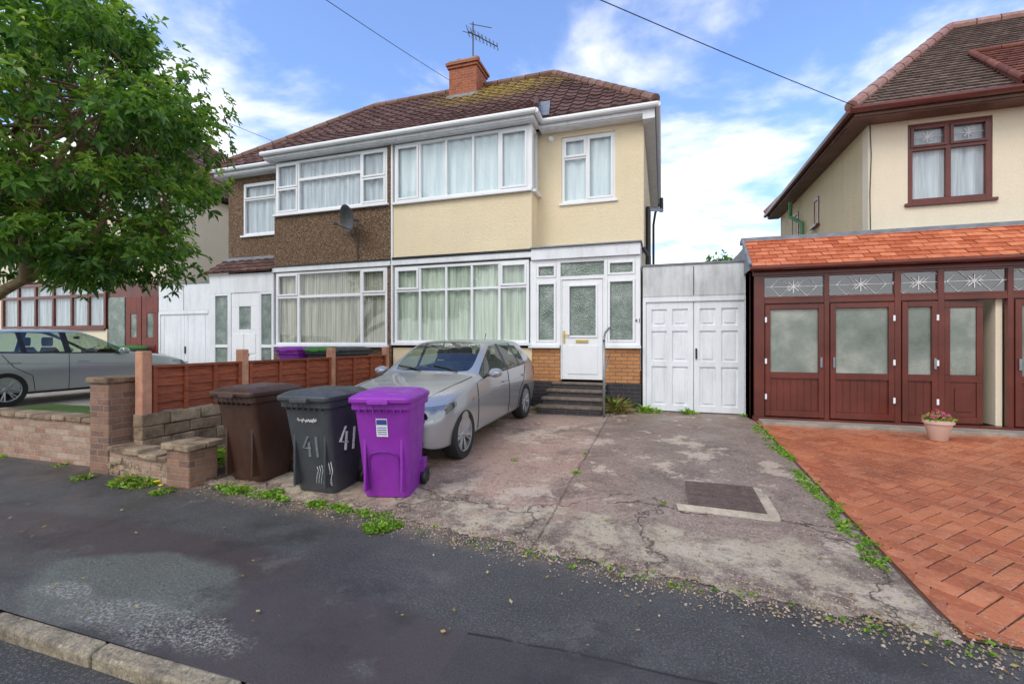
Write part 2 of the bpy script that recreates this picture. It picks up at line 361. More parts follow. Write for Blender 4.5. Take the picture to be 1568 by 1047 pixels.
sheet('pavement',ASPH,-30,20,200,1.64,4.6,24,0,rag=0)
def yf(x):
    pts=[(-6.2,3.8),(-4.6,3.75),(-2.07,3.53),(-.5,3.29),(1.3,3.06),(1.5,3.03),(9,2.9)]
    for (a,b),(c,d) in zip(pts[:-1],pts[1:]):
        if x<=c: return b+(d-b)*(x-a)/(c-a)
    return 2.9
sheet('driveway',DRIVE,-5.85,1.5,420,yf,9.5,50,.012,rag=.11)
g=Part('neighbour_drive',None,[CONC,LAWN]); 
g.box(-30,-6.1,4.05,9.6,-.1,.38,0); g.box(-11.0,-6.3,4.12,5.6,.384,.40,1); g.box(-26,-14,4.12,7.4,.384,.40,1); g.done()
# herringbone block paving
g=Part('block_paving',None,[PAVE,SAND])
a=math.radians(45); w=.125
def clampp(x,y):
    return max(x,1.53),max(min(y,8.78),yf(max(x,1.53))+.02)
for A in range(-130,130):
    for B in range(-40,40):
        ox,oy=A+2*B,A-2*B
        for (bx,by,bw,bh) in((0,0,2,1),(2,-1,1,2)):
            x0,y0=(ox+bx),(oy+by)
            cx,cy=(x0+bw/2)*w,(y0+bh/2)*w
            X=2.5+cx*math.cos(a)-cy*math.sin(a); Y=5+cx*math.sin(a)+cy*math.cos(a)
            if not(1.42<X<8 and yf(X)-.05<Y<8.85): continue
            gp=.004; q=[]
            for (px,py) in((x0*w+gp,y0*w+gp),((x0+bw)*w-gp,y0*w+gp),((x0+bw)*w-gp,(y0+bh)*w-gp),(x0*w+gp,(y0+bh)*w-gp)):
                X2=2.5+px*math.cos(a)-py*math.sin(a); Y2=5+px*math.sin(a)+py*math.cos(a)
                X2,Y2=clampp(X2,Y2); q.append((X2,Y2,gz(X2,Y2)+.018))
            dz=U(-.001,.001); q=[(p[0],p[1],p[2]+dz) for p in q]
            c=sum((Vector(p) for p in q),Vector())/4
            r=R(); inn=[tuple(c+(Vector(p)-c)*.95) for p in q]; low=[(p[0],p[1],p[2]-.006) for p in q]
            g.poly(inn,0,r)
            for k in range(4): g.poly([low[k],low[(k+1)%4],inn[(k+1)%4],inn[k]],0,r*.5)
g.done()
sheet('paving_bed',SAND,1.49,9,40,lambda x:yf(x)+.0,9.0,20,.009)
g=Part('concrete_path',None,[CONC]); g.box(1.56,8,8.45,8.8,-.05,.265); g.done(bevel=.01)
# manhole
mh=empty('manhole_cover',(.55,4.85,.07))
p=Part('cover_frame',mh,[simple('cast_iron',(.15,.10,.08),.55,.3,12,.5,40,metal=.3),simple('manhole_surround',(.46,.38,.28),.9,.35,6,.8,30,dirt=.5)])
zc=.075
p.stone(.14,.96,4.38,4.50,zc-.05,zc+.002,.02,1); p.stone(.87,.96,4.50,5.2,zc-.05,zc+.002,.012,1)
p.box(.23,.87,4.5,5.2,zc-.03,zc+.012,0)
for i in range(9):
    for k in range(10):
        p.box(.25+i*.068,.25+i*.068+.05,4.525+k*.067,4.525+k*.067+.045,zc+.012,zc+.017,0)
p.done()
for o in mh.children:
    for v in o.data.vertices: v.co.z+=gz(0,v.co.y)-gz(0,4.85)+.006
# ------------------------------------------------------------------ generic building bits
def window(name,parent,x0,x1,z0,z1,Y,mull=(),trans=(),openers=(),fm=None,gm=None,cm=None,fw=.06,sill=True,T=None,mw=.05,cy=.10,lead=False):
    fm=fm or WHITE; gm=gm or GLASS; mats=[fm,gm,cm or CURT,DARK,LEAD]
    p=Part(name,parent,mats,T)
    p.box(x0,x0+fw,Y,Y+.07,z0,z1); p.box(x1-fw,x1,Y,Y+.07,z0,z1)
    p.box(x0+fw,x1-fw,Y,Y+.07,z0,z0+fw); p.box(x0+fw,x1-fw,Y,Y+.07,z1-fw,z1)
    for q in mull:
        if isinstance(q,(int,float)): q=(q,z0+fw,z1-fw)
        p.box(q[0]-mw/2,q[0]+mw/2,Y+.004,Y+.066,q[1],q[2])
    for (z,a,b) in trans: p.box(a,b,Y+.006,Y+.064,z-mw/2,z+mw/2)
    for (a,b,c,d) in openers:
        w=.045
        p.box(a,a+w,Y-.016,Y+.03,c,d);p.box(b-w,b,Y-.016,Y+.03,c,d);p.box(a+w,b-w,Y-.016,Y+.03,c,c+w);p.box(a+w,b-w,Y-.016,Y+.03,d-w,d)
    p.poly([(x0+fw/2,Y+.036,z0+fw/2),(x1-fw/2,Y+.036,z0+fw/2),(x1-fw/2,Y+.036,z1-fw/2),(x0+fw/2,Y+.036,z1-fw/2)],1)
    if cm:
        n=int((x1-x0)/.022); prev=None; ph=0
        for i in range(n+1):
            x=x0+(x1-x0)*i/n; ph+=.55+.35*mnoise.noise(Vector((x*3,z0,1)))
            y=Y+cy+.018*math.sin(ph)+.012*mnoise.noise(Vector((x*2,5,z0)))
            c=((x,y,z0),(x,y,z1))
            if prev: p.poly([prev[0],c[0],c[1],prev[1]],2,.5)
            prev=c
    if sill: p.box(x0-.05,x1+.05,Y-.07,Y+.05,z0-.055,z0-.002)
    return p.done(bevel=.004,seg=1)
def tiles(p,O,Uv,Vv,umin,umax,vlen,g=.30,wd=.30,m=0,amp=.03,th=.028,prof='roll'):
    O=Vector(O);Uv=Vector(Uv).normalized();Vv=Vector(Vv).normalized();N=Uv.cross(Vv)
    if N.z<0:N=-N
    rows=int(math.ceil(vlen/g)); K=6 if prof=='roll' else 1
    for i in range(rows):
        v0=i*g; v1=min(v0+g+.02,vlen)
        if v0>=vlen-.02: break
        a0,b0,a1,b1=umin(v0),umax(v0),umin(v1),umax(v1)
        lo,hi=min(a0,a1),max(b0,b1)
        off=(i%2)*wd/2 if prof!='roll' else 0
        j0=math.floor((lo-off)/wd); j1=math.ceil((hi-off)/wd)
        for jj in range(j0,j1):
            r=R(); dn=U(-.004,.004)
            for k in range(K):
                ua=off+(jj+k/K)*wd+(.004 if k==0 else 0); ub=off+(jj+(k+1)/K)*wd-(.004 if k==K-1 else 0)
                def h(t): return amp*max(0,math.sin(math.pi*2*t))**.8 if prof=='roll' else 0
                ha=h(k/K); hb=h((k+1)/K)
                def P(u,v,hh,lo_,hi_):
                    u=max(lo_,min(hi_,u)); return O+Uv*u+Vv*v+N*(hh+dn)
                q=[P(ua,v0,th+ha,a0,b0),P(ub,v0,th+hb,a0,b0),P(ub,v1,hb,a1,b1),P(ua,v1,ha,a1,b1)]
                if (q[0]-q[1]).length<.002 and (q[2]-q[3]).length<.002: continue
                p.poly(q,m,r)
                e=[P(ua,v0,-.02,a0,b0),P(ub,v0,-.02,a0,b0),q[1],q[0]]
                if (e[0]-e[1]).length>.002: p.poly(e,m,r*.5)
def ridge(p,A,B,rad=.11,m=0,L=.42):
    A=Vector(A);B=Vector(B);n=max(1,int((B-A).length/L))
    for i in range(n):
        a=A.lerp(B,i/n+.004);b=A.lerp(B,(i+1)/n)
        p.tube([a,b],[rad*1.0,rad*.93],10,m)
def hiproof(parent,name,x0,x1,y0,y1,z0,rx0,rx1,ry,rz,mt,mr,amp=.03,prof='roll',g=.30,wd=.30):
    p=Part(name,parent,[mt,mr,DARK])
    c=[(x0,y0,z0),(x1,y0,z0),(x1,y1,z0),(x0,y1,z0)]; r0=(rx0,ry,rz); r1=(rx1,ry,rz); d=Vector((0,0,-.05))
    def sh(l): return [Vector(q)+d for q in l]
    p.poly(sh([c[0],c[1],r1,r0]),2); p.poly(sh([c[1],c[2],r1]),2); p.poly(sh([c[2],c[3],r0,r1]),2); p.poly(sh([c[3],c[0],r0]),2); p.poly(sh(c),2)
    L=math.hypot(ry-y0,rz-z0)
    tiles(p,(x0,y0,z0),(1,0,0),(0,ry-y0,rz-z0),lambda v:(rx0-x0)*v/L,lambda v:(x1-x0)-(x1-rx1)*v/L,L,g,wd,0,amp,prof=prof)
    if abs(x1-rx1)>.1:
        L2=math.hypot(x1-rx1,rz-z0)
        tiles(p,(x1,y0,z0),(0,1,0),(rx1-x1,0,rz-z0),lambda v:(ry-y0)*v/L2,lambda v:(y1-y0)-(y1-ry)*v/L2,L2,g,wd,0,amp,prof=prof)
    if abs(rx0-x0)>.1:
        L3=math.hypot(rx0-x0,rz-z0)
        tiles(p,(x0,y1,z0),(0,-1,0),(rx0-x0,0,rz-z0),lambda v:(y1-ry)*v/L3,lambda v:(y1-y0)-(ry-y0)*v/L3,L3,g,wd,0,amp,prof=prof)
    up=Vector((0,0,.02))
    ridge(p,Vector(r0)+up,Vector(r1)+up,m=1)
    for a_,b_ in((c[1],r1),(c[2],r1),(c[0],r0),(c[3],r0)):
        if abs(Vector(a_).x-Vector(b_).x)>.1: ridge(p,Vector(a_)+up,Vector(b_)+up,m=1)
    return p.done()
# ------------------------------------------------------------------ OUR SEMI
H=empty('semi_detached_house',(-3.2,9.6,.2))
XP=-5.97; XR=-.36; YB=9.3; YW=9.8
p=Part('rendered_walls',H,[CREAM])
wall(p,-2.62,XR,3.45,6.2,YW,YW+.25,[(-2.07,-.93,4.56,5.98)])
p.box(XP+.13,-2.62,YW,YW+.2,3.6,6.2)
p.box(XR-.25,XR,YW+.25,16.3,.2,6.2)
p.box(XP,XR-.25,16.05,16.3,.2,6.2)
p.box(XP+.04,-2.6,YB,YB+.2,3.52,4.72)
p.box(-2.78,-2.6,YB+.2,YW,3.52,4.72)
p.box(XP+.04,-2.6,YB,YB+.2,.1,1.44)
p.done()
p=Part('party_trim',H,[WHITE,BLACK]); p.box(XP-.005,XP+.035,YB-.03,YB+.1,1.5,6.2,0); p.done()
window('bay_window_upper',H,XP+.08,-2.64,4.78,6.12,YB-.01,mull=[-5.24,-4.58,-3.93,-3.32],openers=[(-5.84,-5.27,4.84,6.06),(-3.29,-2.70,4.84,6.06)],cm=CURT)
T=Matrix.Translation((-2.6,YB,0))@Matrix.Rotation(math.radians(90),4,'Z')
window('bay_window_side',H,.07,.44,4.78,6.12,-.012,cm=CURT,T=T,sill=True,fw=.05,cy=.1)
p=Part('bay_corner_post',H,[WHITE]); p.box(-2.655,-2.588,YB-.022,YB+.06,4.79,6.14); p.done(bevel=.005)
window('bay_window_lower',H,XP+.08,-2.66,1.55,3.3,YB-.01,mull=[-5.24,-4.58,-3.96,-3.32],trans=[(2.74,XP+.14,-2.72)],
   openers=[(-5.84,-5.27,2.77,3.24),(-3.29,-2.71,2.77,3.24)],cm=CURT2)
window('bedroom_window',H,-2.07,-.93,4.56,5.98,YW+.03,mull=[-1.53],trans=[(5.52,-2.01,-1.56)],openers=[(-2.02,-1.55,5.54,5.93),(-1.51,-.98,4.61,5.93)],cm=CURT)
p=Part('canopy_fascia',H,[WHITEP,LEAD,BLACK])
p.box(XP+.04,-2.60,YB-.05,YB+.2,3.34,3.46,0); p.box(XP+.04,-2.60,YB-.075,YB+.2,3.465,3.515,2)
p.box(-2.60,-.40,YB-.06,YB+.1,3.27,3.50,0); p.box(-2.61,-.37,YB-.10,YW+.02,3.505,3.535,1)
p.box(-.50,-.40,YB+.1,YW,1.0,3.5,0)
p.done(bevel=.006)
p=Part('porch_frame',H,[WHITE,FROSTD,BRICKO,BRICKD,simple('brass',(.6,.42,.12),.3,.1,metal=.9),BLACK])
yb=YB-.005
for a,b in((-2.63,-2.50),(-2.075,-1.985),(-1.105,-1.035),(-.50,-.405)): p.box(a,b,yb,yb+.09,1.5,3.265)
p.box(-1.985,-1.96,yb+.01,yb+.08,.80,2.84);p.box(-1.13,-1.105,yb+.01,yb+.08,.80,2.84)
for a,b in((-2.50,-2.075),(-1.035,-.50)):
    p.box(a,b,yb+.004,yb+.086,2.80,2.90); p.box(a,b,yb+.004,yb+.086,3.17,3.265); p.box(a,b,yb+.004,yb+.086,1.5,1.57)
    p.box(a+.0,b-.0,yb+.04,yb+.05,1.57,2.80,1)
    p.box(a+.0,b-.0,yb+.04,yb+.05,2.90,3.17,1)
    w=.05
    for c,d in((1.57,2.80),(2.90,3.17)):
        p.box(a+.005,a+w,yb-.01,yb+.03,c,d);p.box(b-w,b-.005,yb-.01,yb+.03,c,d);p.box(a+w,b-w,yb-.01,yb+.03,c,c+w*.8);p.box(a+w,b-w,yb-.01,yb+.03,d-w*.8,d)
p.box(-1.985,-1.105,yb+.004,yb+.086,2.84,2.91); p.box(-1.985,-1.105,yb+.004,yb+.086,3.19,3.265); p.box(-1.985,-1.105,yb+.04,yb+.05,2.91,3.19,1)
p.box(-2.66,-2.0,yb-.06,yb+.09,1.445,1.498); p.box(-1.09,-.39,yb-.06,yb+.09,1.445,1.498)
p.box(-2.60,-1.99,yb+.02,yb+.25,.76,1.444,2); p.box(-1.10,-.41,yb+.02,yb+.25,.76,1.444,2)
p.box(-2.64,-1.99,yb-.02,yb+.25,.1,.758,3); p.box(-1.10,-.39,yb-.02,yb+.25,.1,.758,3); p.box(-1.99,-1.10,yb+.0,yb+.25,.1,.758,3)
p.box(-.50,-.38,yb+.25,YW,.1,1.0,2)
p.done(bevel=.004,seg=1)
p=Part('front_door',H,[WHITE,FROSTD,simple('brass_fit',(.6,.42,.12),.3,.1,metal=.9),BLACK])
wall(p,-1.955,-1.135,.81,2.83,yb+.02,yb+.07,[(-1.80,-1.27,1.70,2.70)])
for (a,b,c,d) in((-1.84,-1.80,1.66,2.74),(-1.27,-1.23,1.66,2.74)): p.box(a,b,yb+.0,yb+.03,c,d)
p.box(-1.80,-1.27,yb+.0,yb+.03,1.66,1.70); p.box(-1.80,-1.27,yb+.0,yb+.03,2.70,2.74); p.box(-1.80,-1.27,yb+.045,yb+.05,1.7,2.7,1)
p.box(-1.84,-1.23,yb+.008,yb+.02,.92,1.5,0)
p.box(-1.67,-1.42,yb+.0,yb+.02,1.555,1.61,2)
p.box(-1.93,-1.895,yb+.0,yb+.02,1.55,1.80,2); p.box(-1.93,-1.80,yb-.03,yb-.012,1.70,1.72,2)
p.done(bevel=.004,seg=1)
text('number_41',H,'41',.12,Matrix.Translation((-.452,yb-.004,1.98))@Matrix.Rotation(math.radians(90),4,'X'),BLACK)
p=Part('front_steps',H,[BRICKD,simple('worn_step',(.15,.115,.09),.7,.4,8,.5,40)])
for i in range(4):
    z1=.76-.13*i; y0=YB-.12-.24*i
    if i==0: p.box(-2.12,-1.06,y0,YB-.03,.1,z1-.05,0); p.box(-2.14,-1.04,y0-.02,YB-.03,z1-.047,z1,1)
    else: p.box(-2.12-.05*i,-1.06,y0,y0+.24,.1,z1-.05,0); p.box(-2.14-.05*i,-1.04,y0-.02,y0+.235,z1-.047,z1,1)
p.done(bevel=.008)
p=Part('handrail',H,[simple('galvanised_steel',(.30,.31,.32),.45,.2,10,metal=.7)])
p.tube([(-1.0,8.42,.15),(-1.0,8.42,1.62)],.024,8); p.tube([(-1.0,8.36,1.60),(-1.0,8.62,1.74),(-1.0,9.28,1.85)],.02,8)
p.tube([(-1.0,8.42,1.0),(-1.0,9.26,1.3)],.012,6); p.done(smooth=True)
p=Part('eaves_gutter',H,[WHITEP,WHITE,OLDWHITE])
p.box(XP,-2.50,YB-.22,YB-.19,6.16,6.30,0); p.box(XP,-2.50,YB-.19,YB+.3,6.14,6.165,0)
p.box(-2.53,-2.50,YB-.19,YW-.28,6.16,6.30,0)
p.box(-2.50,-.14,YW-.28,YW-.25,6.12,6.27,0); p.box(-2.50,-.14,YW-.25,YW+.1,6.10,6.125,0)
p.box(-.17,-.14,YW-.25,16.5,6.12,6.27,0); p.box(-.36,-.17,YW-.25,16.5,6.10,6.125,0)
p.box(-.37,-.138,YW-.284,YW+.2,6.0,6.118,0); p.box(-.37,-.138,YW+.2,16.4,6.03,6.10,0)
def gutter(p,a,b,m=1,r=.055): p.tube([a,b],r,10,m)
gutter(p,(XP-3.6,YB-.28,6.27),(-2.44,YB-.28,6.27)); gutter(p,(-2.44,YB-.28,6.27),(-2.44,YW-.33,6.25)); gutter(p,(-2.44,YW-.33,6.24),(-.08,YW-.33,6.24)); gutter(p,(-.08,YW-.33,6.24),(-.08,16.5,6.22))
p.done()
p=Part('downpipe',H,[BLACK,WHITE])
p.tube([(-.1,16.2,6.2),(-.22,16.2,5.9),(-.28,16.2,5.5),(-.28,16.2,3)],.04,8,0)
p.tube([(-.30,10.6,4.55),(-.30,10.6,3.0)],.05,8,0); p.tube([(-.02,12.4,4.95),(-.30,10.6,4.5)],.045,8,0);p.tube([(-.02,12.4,4.9),(-.02,12.4,5.25)],.05,8,0)
p.tube([(-.36,9.55,3.45),(-.25,9.55,3.25),(-.25,9.55,3.1)],.04,8,0)
p.lathe((-2.30,YW-.02,5.98),[(.04,-.03),(.07,0),(.07,.03)],10,'Y',1)
p.done(smooth=True,auto=40)
G=empty('left_semi_house',(-8.8,9.6,.38))
XL=-11.55
p=Part('pebbledash_walls',G,[PEBBLE,CREAM2])
p.box(-9.42,XP-.01,YB,YB+.2,3.46,4.74,0); p.box(-9.42,XP-.01,YB,YB+.2,.1,1.44,0)
p.box(-9.42,-9.2,YB+.2,YW,1.4,6.14,0)
wall(p,XL,-9.42,3.4,6.2,YW,YW+.25,[(-11.03,-9.85,4.5,5.93)],0)
p.box(XL,XL+.25,YW+.25,16.3,.2,6.2,1); p.box(XL,XP,16.05,16.3,.2,6.2,1); p.box(-9.2,XP,YW,YW+.2,3.5,6.2,0)
p.box(XP-.11,XP-.012,YB-.008,YB+.1,4.74,6.15,0);p.box(XP-.11,XP-.012,YB-.008,YB+.1,1.44,3.4,0)
p.done()
window('bay_window_upper',G,-9.36,XP-.12,4.80,6.10,YB-.01,mull=[-8.66,-6.80],trans=[(5.62,-8.63,-6.83)],openers=[(-9.31,-8.68,5.46,6.05),(-6.78,-6.14,5.46,6.05),(-9.31,-8.68,4.85,5.44),(-6.78,-6.14,4.85,5.44)],cm=CURT4,mw=.07)
window('bay_window_lower',G,-9.36,XP-.12,1.50,3.32,YB-.01,mull=[-8.66,-6.80],trans=[(2.70,-9.3,-6.15)],openers=[(-9.31,-8.68,2.73,3.27),(-6.78,-6.14,2.73,3.27)],cm=CURT3,mw=.07)
window('side_room_window',G,-11.03,-9.85,4.5,5.93,YW+.02,mull=[],trans=[(5.48,-10.97,-9.9)],openers=[(-10.98,-9.9,5.5,5.88)],cm=CURT4)
p=Part('white_band',G,[WHITEP,BLACK]); p.box(-9.45,XP-.02,YB-.05,YB+.2,3.34,3.455,0); p.box(-9.46,XP-.02,YB-.07,YB+.15,3.458,3.49,1)
p.box(-9.55,XP,YB-.22,YB-.19,6.16,6.30,0); p.box(-9.55,XP,YB-.19,YB+.3,6.14,6.165,0)
p.box(-9.55,-9.52,YB-.19,YW-.28,6.16,6.3,0);p.box(-11.75,-9.55,YW-.28,YW-.25,6.12,6.27,0);p.box(-11.75,-9.55,YW-.25,YW+.1,6.10,6.125,0)
p.tube([(-11.8,YW-.33,6.24),(-9.6,YW-.33,6.24)],.055,8,0); p.done()
p=Part('porch',G,[WHITEP,FROSTD,WHITE,BLACK])
p.box(-11.62,-9.43,YB-.02,YB+.08,2.86,3.36,0)
for a,b in((-11.62,-11.42),(-10.98,-10.86),(-9.92,-9.84),(-9.50,-9.43)): p.box(a,b,YB-.02,YB+.08,.3,2.86,0)
for a,b in((-11.42,-10.98),(-9.84,-9.50)):
    p.box(a,b,YB-.015,YB+.07,1.42,1.5,2); p.box(a,b,YB+.02,YB+.03,1.5,2.8,1); p.box(a,b,YB+.02,YB+.03,.75,1.42,1); p.box(a,b,YB-.015,YB+.07,.3,.75,0); p.box(a,b,YB-.015,YB+.07,2.8,2.86,2)
wall(p,-10.86,-9.92,.5,2.86,YB,YB+.05,[(-10.6,-10.2,1.9,2.5)],2)
p.box(-10.6,-10.2,YB+.02,YB+.03,1.9,2.5,1)
for c,d in((.62,1.2),(1.27,1.78)):
    for a,b in((-10.76,-10.43),(-10.36,-10.03)): p.box(a,b,YB-.012,YB+.0,c,d,2)
p.box(-10.55,-10.25,YB-.02,YB,1.20,1.26,3)
p.done(bevel=.006,seg=1)
p=Part('porch_roof_tiles',G,[TILE,LEAD]); tiles(p,(-11.7,YB-.12,3.4),(1,0,0),(0,.62,.42),lambda v:0,lambda v:2.25,.75,.22,.3,0,.025); p.box(-11.7,-9.43,YW-.03,YW,3.78,3.9,1); p.done()
hiproof(H,'tiled_roof',-11.80,-.12,9.46,16.6,6.30,-8.97,-2.97,13.03,9.30,TILE,RIDGE)
p=Part('bay_roof',H,[TILE,LEAD,DARK])
O=(-9.5,9.04,6.33); vy,vz=1.55,.98; L=math.hypot(vy,vz)
tiles(p,O,(1,0,0),(0,vy,vz),lambda v:.25*v,lambda v:7.06-.30*v,L,.30,.30,0,.03)
p.poly([(-9.5,9.04,6.28),(-2.44,9.04,6.28),(-2.9,10.55,7.24),(-9.1,10.55,7.24)],2)
p.poly([(-2.44,9.04,6.29),(-2.44,9.5,6.32),(-2.78,10.5,7.3),(-2.9,10.59,7.33)],1)
p.poly([(-2.54,9.44,6.345),(-2.26,9.44,6.345),(-2.44,10.3,7.10),(-2.74,10.35,7.13)],1)
p.tube([(-2.44,9.06,6.37),(-2.84,10.6,7.35)],.06,8,0)
p.done()
CH=Part('chimney_stack',H,[BRICKR,LEAD,CONC,simple('terracotta_pot',(.42,.17,.09),.8,.2,6)])
CH.box(-6.02,-5.14,12.42,13.22,8.3,9.72,0)
CH.box(-6.06,-5.10,12.38,13.26,9.64,9.72,0); CH.box(-6.10,-5.06,12.34,13.30,9.72,9.80,0); CH.box(-6.05,-5.11,12.39,13.25,9.80,9.87,2)
CH.box(-6.08,-5.08,12.36,13.0,8.6,8.84,1)
for cx,cy in((-5.82,12.8),(-5.32,12.8),(-5.57,13.0)):
    CH.lathe((cx,cy,9.87),[(.12,0),(.125,.05),(.10,.09),(.10,.17),(.125,.18),(.125,.22),(.09,.22)],14,'Z',3)
CH.done(bevel=.006,seg=1)
p=Part('tv_aerial',H,[simple('aluminium_rod',(.10,.10,.11),.4,.1,metal=.6)])
ax,ay=-5.45,12.9
p.tube([(ax,ay,9.1),(ax,ay,11.25)],.022,6); p.tube([(ax-.10,ay-.15,10.9),(ax+.75,ay+.1,10.42)],.016,6)
for i in range(9):
    t=i/8; c=Vector((ax-.1,ay-.15,10.9)).lerp(Vector((ax+.75,ay+.1,10.42)),t); d=Vector((-.05,.25,.0))*(1.1-.4*t) 
    p.tube([c-d,c+d],.009,5); p.tube([c-Vector((0,0,.16*(1-.3*t))),c+Vector((0,0,.16*(1-.3*t)))],.008,5)
p.tube([(ax-.1,ay,11.22),(ax+.6,ay,10.95)],.012,5);p.tube([(ax-.25,ay-.2,10.9),(ax+.2,ay+.2,10.9)],.010,5)
p.done()
sd=empty('satellite_dish',(-6.96,9.1,4.4))
p=Part('dish',sd,[simple('dark_grey_mesh',(.07,.075,.08),.5,.2,10,metal=.3)],Matrix.Translation((-6.96,9.0,4.45))@Matrix.Rotation(math.radians(-25),4,'Z')@Matrix.Rotation(math.radians(14),4,'X'))
p.lathe((0,0,0),[(.001,.06),(.12,.05),(.22,.02),(.30,-.03),(.31,-.03),(.30,-.015),(.22,.035),(.12,.065),(.001,.075)],28,'Y',caps=False)
p.tube([(0,.02,-.28),(0,-.32,-.12)],.012,6); p.lathe((0,-.34,-.1),[(.0,-.04),(.035,-.04),(.035,.05),(.0,.05)],10,'Y')
p.tube([(0,.06,0),(.05,.24,-.1)],.025,6); p.done(smooth=True,auto=40)
p=Part('dish_cable',sd,[BLACK]); p.tube([(-6.95,9.25,4.3),(-6.9,9.28,4.0),(-6.88,9.27,3.52)],.012,5); p.done()
# ------------------------------------------------------------------ garages
def garage(name,x0,x1,zg,y,mat1,mat2,panel=True,top=3.06):
    E=empty(name,((x0+x1)/2,y,zg))
    p=Part('body',E,[mat1,mat2,LEAD,BLACK])
    p.box(x0,x1,y+.06,15,zg-.1,top-.06,0)
    p.box(x0,x1,y-.01,y+.055,2.42,top-.02,0) ; p.box(x0+.01,x1-.01,y-.018,y-.012,2.45,top-.05,0)
    p.box((x0+x1)/2-.008,(x0+x1)/2+.008,y-.0195,y-.0185,2.45,top-.06,3)
    p.box(x0-.02,x1+.02,y-.04,15,top-.018,top+.01,2)
    p.box(x0,x0+.06,y-.02,y+.055,zg,2.418,1); p.box(x1-.06,x1,y-.02,y+.055,zg,2.418,1); p.box(x0+.06,x1-.06,y-.03,y+.05,2.34,2.418,1)
    xm=(x0+x1)/2
    for a,b in((x0+.065,xm-.005),(xm+.005,x1-.065)):
        if panel:
            W=b-a; st=.10; holes=[]
            zs=[(zg+.14,zg+.88),(zg+.98,zg+1.56),(zg+1.66,zg+1.98)]
            for c,d in zs:
                cols=2 
                cw=(W-st*(cols+1))/cols
                for k in range(cols): holes.append((a+st+k*(cw+st),a+st+k*(cw+st)+cw,c,d))
            wall(p,a,b,zg+.03,2.335,y,y+.04,holes,1)
            for h in holes:
                p.box(h[0],h[1],y+.028,y+.045,h[2],h[3],1); p.box(h[0]+.05,h[1]-.05,y+.012,y+.028,h[2]+.05,h[3]-.05,1)
        else:
            p.box(a,b,y,y+.04,zg+.03,2.335,1)
            p.box(a+.12,a+.14,y-.008,y,zg+.05,2.3,1); p.box(b-.14,b-.12,y-.008,y,zg+.05,2.3,1)
    p.box(xm+.03,xm+.06,y-.03,y,1.25,1.45,3)
    p.done(bevel=.007,seg=1)
garage('white_garage',-.36,1.49,.22,9.35,OLDWHITE,WHITEP)
garage('neighbour_garage',-13.62,-11.66,.4,9.35,WHITEP,WHITEP,False,3.2)
# ------------------------------------------------------------------ RIGHT HOUSE
N=empty('neighbour_house',(6,10,.2))
p=Part('walls',N,[CREAM2,CREAM3,BLACK])
wall(p,3.5,10,.1,5.5,9.8,10.05,[(4.08,5.25,3.98,5.36),(6.9,8.2,3.98,5.36)],0)
p.box(3.5,3.75,10.05,16.2,.1,5.5,1); p.box(3.75,10,15.95,16.2,.1,5.5,1)
p.tube([(3.52,9.785,5.5),(3.54,9.785,4.9),(3.52,9.785,4.2),(3.53,9.785,3.5)],.008,5,2)
p.done()
BW=BROWNW
for nm,a,b in(('bedroom_window',4.08,5.25),('bedroom_window_far',6.9,8.2)):
    mid=(a+b)/2
    window(nm,N,a,b,3.98,5.36,9.82,mull=[mid],trans=[(4.93,a+.07,b-.07)],openers=[(a+.05,mid-.02,4.95,5.31),(mid+.02,b-.05,4.95,5.31)],fm=BW,cm=CURT4,fw=.08,mw=.07)
p=Part('window_leads',N,[WHITE])
for cx in(4.38,4.95):
    for a in range(4):
        an=math.pi/4*a; dx,dz=.09*math.cos(an),.09*math.sin(an); p.tube([(cx-dx,9.845,5.13-dz),(cx+dx,9.845,5.13+dz)],.009,4)
    p.tube([(cx-.22,9.845,5.13),(cx+.22,9.845,5.13)],.005,4)
p.done()
T=Matrix.Translation((3.5,0,0))@Matrix.Rotation(math.radians(-90),4,'Z')
window('side_window',N,-14.9,-14.2,4.3,5.1,-.02,fm=BW,cm=CURT4,T=T,fw=.07)
window('side_window_small',N,-12.9,-12.5,4.35,5.0,-.02,fm=BW,cm=CURT4,T=T,fw=.07)
p=Part('gutter_downpipe',N,[BW,simple('green_pipe',(.06,.18,.08),.5,.2),simple('brown_fascia',(.13,.06,.04),.5,.3),WHITE])
p.box(3.17,10,9.42,9.45,5.46,5.60,2); p.box(3.17,10,9.45,9.8,5.44,5.46,2); p.box(3.17,3.2,9.45,16.4,5.46,5.60,2); p.box(3.2,3.5,9.8,16.4,5.44,5.46,2)
p.tube([(3.1,9.37,5.57),(10,9.37,5.57)],.06,8,0); p.tube([(3.11,9.37,5.57),(3.11,16.4,5.56)],.06,8,0)
p.tube([(3.3,14.2,5.35),(3.3,14.2,4.95),(3.42,13.9,4.75),(3.42,13.6,4.65),(3.42,13.6,3.0)],.05,8,1)
p.done(smooth=True,auto=40)
hiproof(N,'tiled_roof',3.1,14,9.38,16.3,5.60,6.1,12,12.8,8.55,TILE2,RIDGEP,amp=0,prof='flat',g=.15,wd=.17)
p=Part('bay_roof',N,[m_tiles('red_brown_tiles',(.17,.06,.045),(.28,.11,.075)),TILE2,DARK])
L=math.hypot(1.62,1.40)
tiles(p,(5.35,9.30,5.68),(1,0,0),(0,1.70,1.36),lambda v:.18*v/L,lambda v:5,L,.16,.18,0,0,prof='flat')
p.poly([(5.35,9.30,5.66),(5.35,9.40,5.55),(5.53,11.0,6.9),(5.53,11.0,7.05)],0)
ridge(p,(5.35,9.30,5.69),(5.53,10.95,7.04),.05,0); ridge(p,(5.53,10.98,7.05),(10,10.98,7.05),.05,0); p.done()
Q=empty('brown_glazed_porch',(4,8.8,.2))
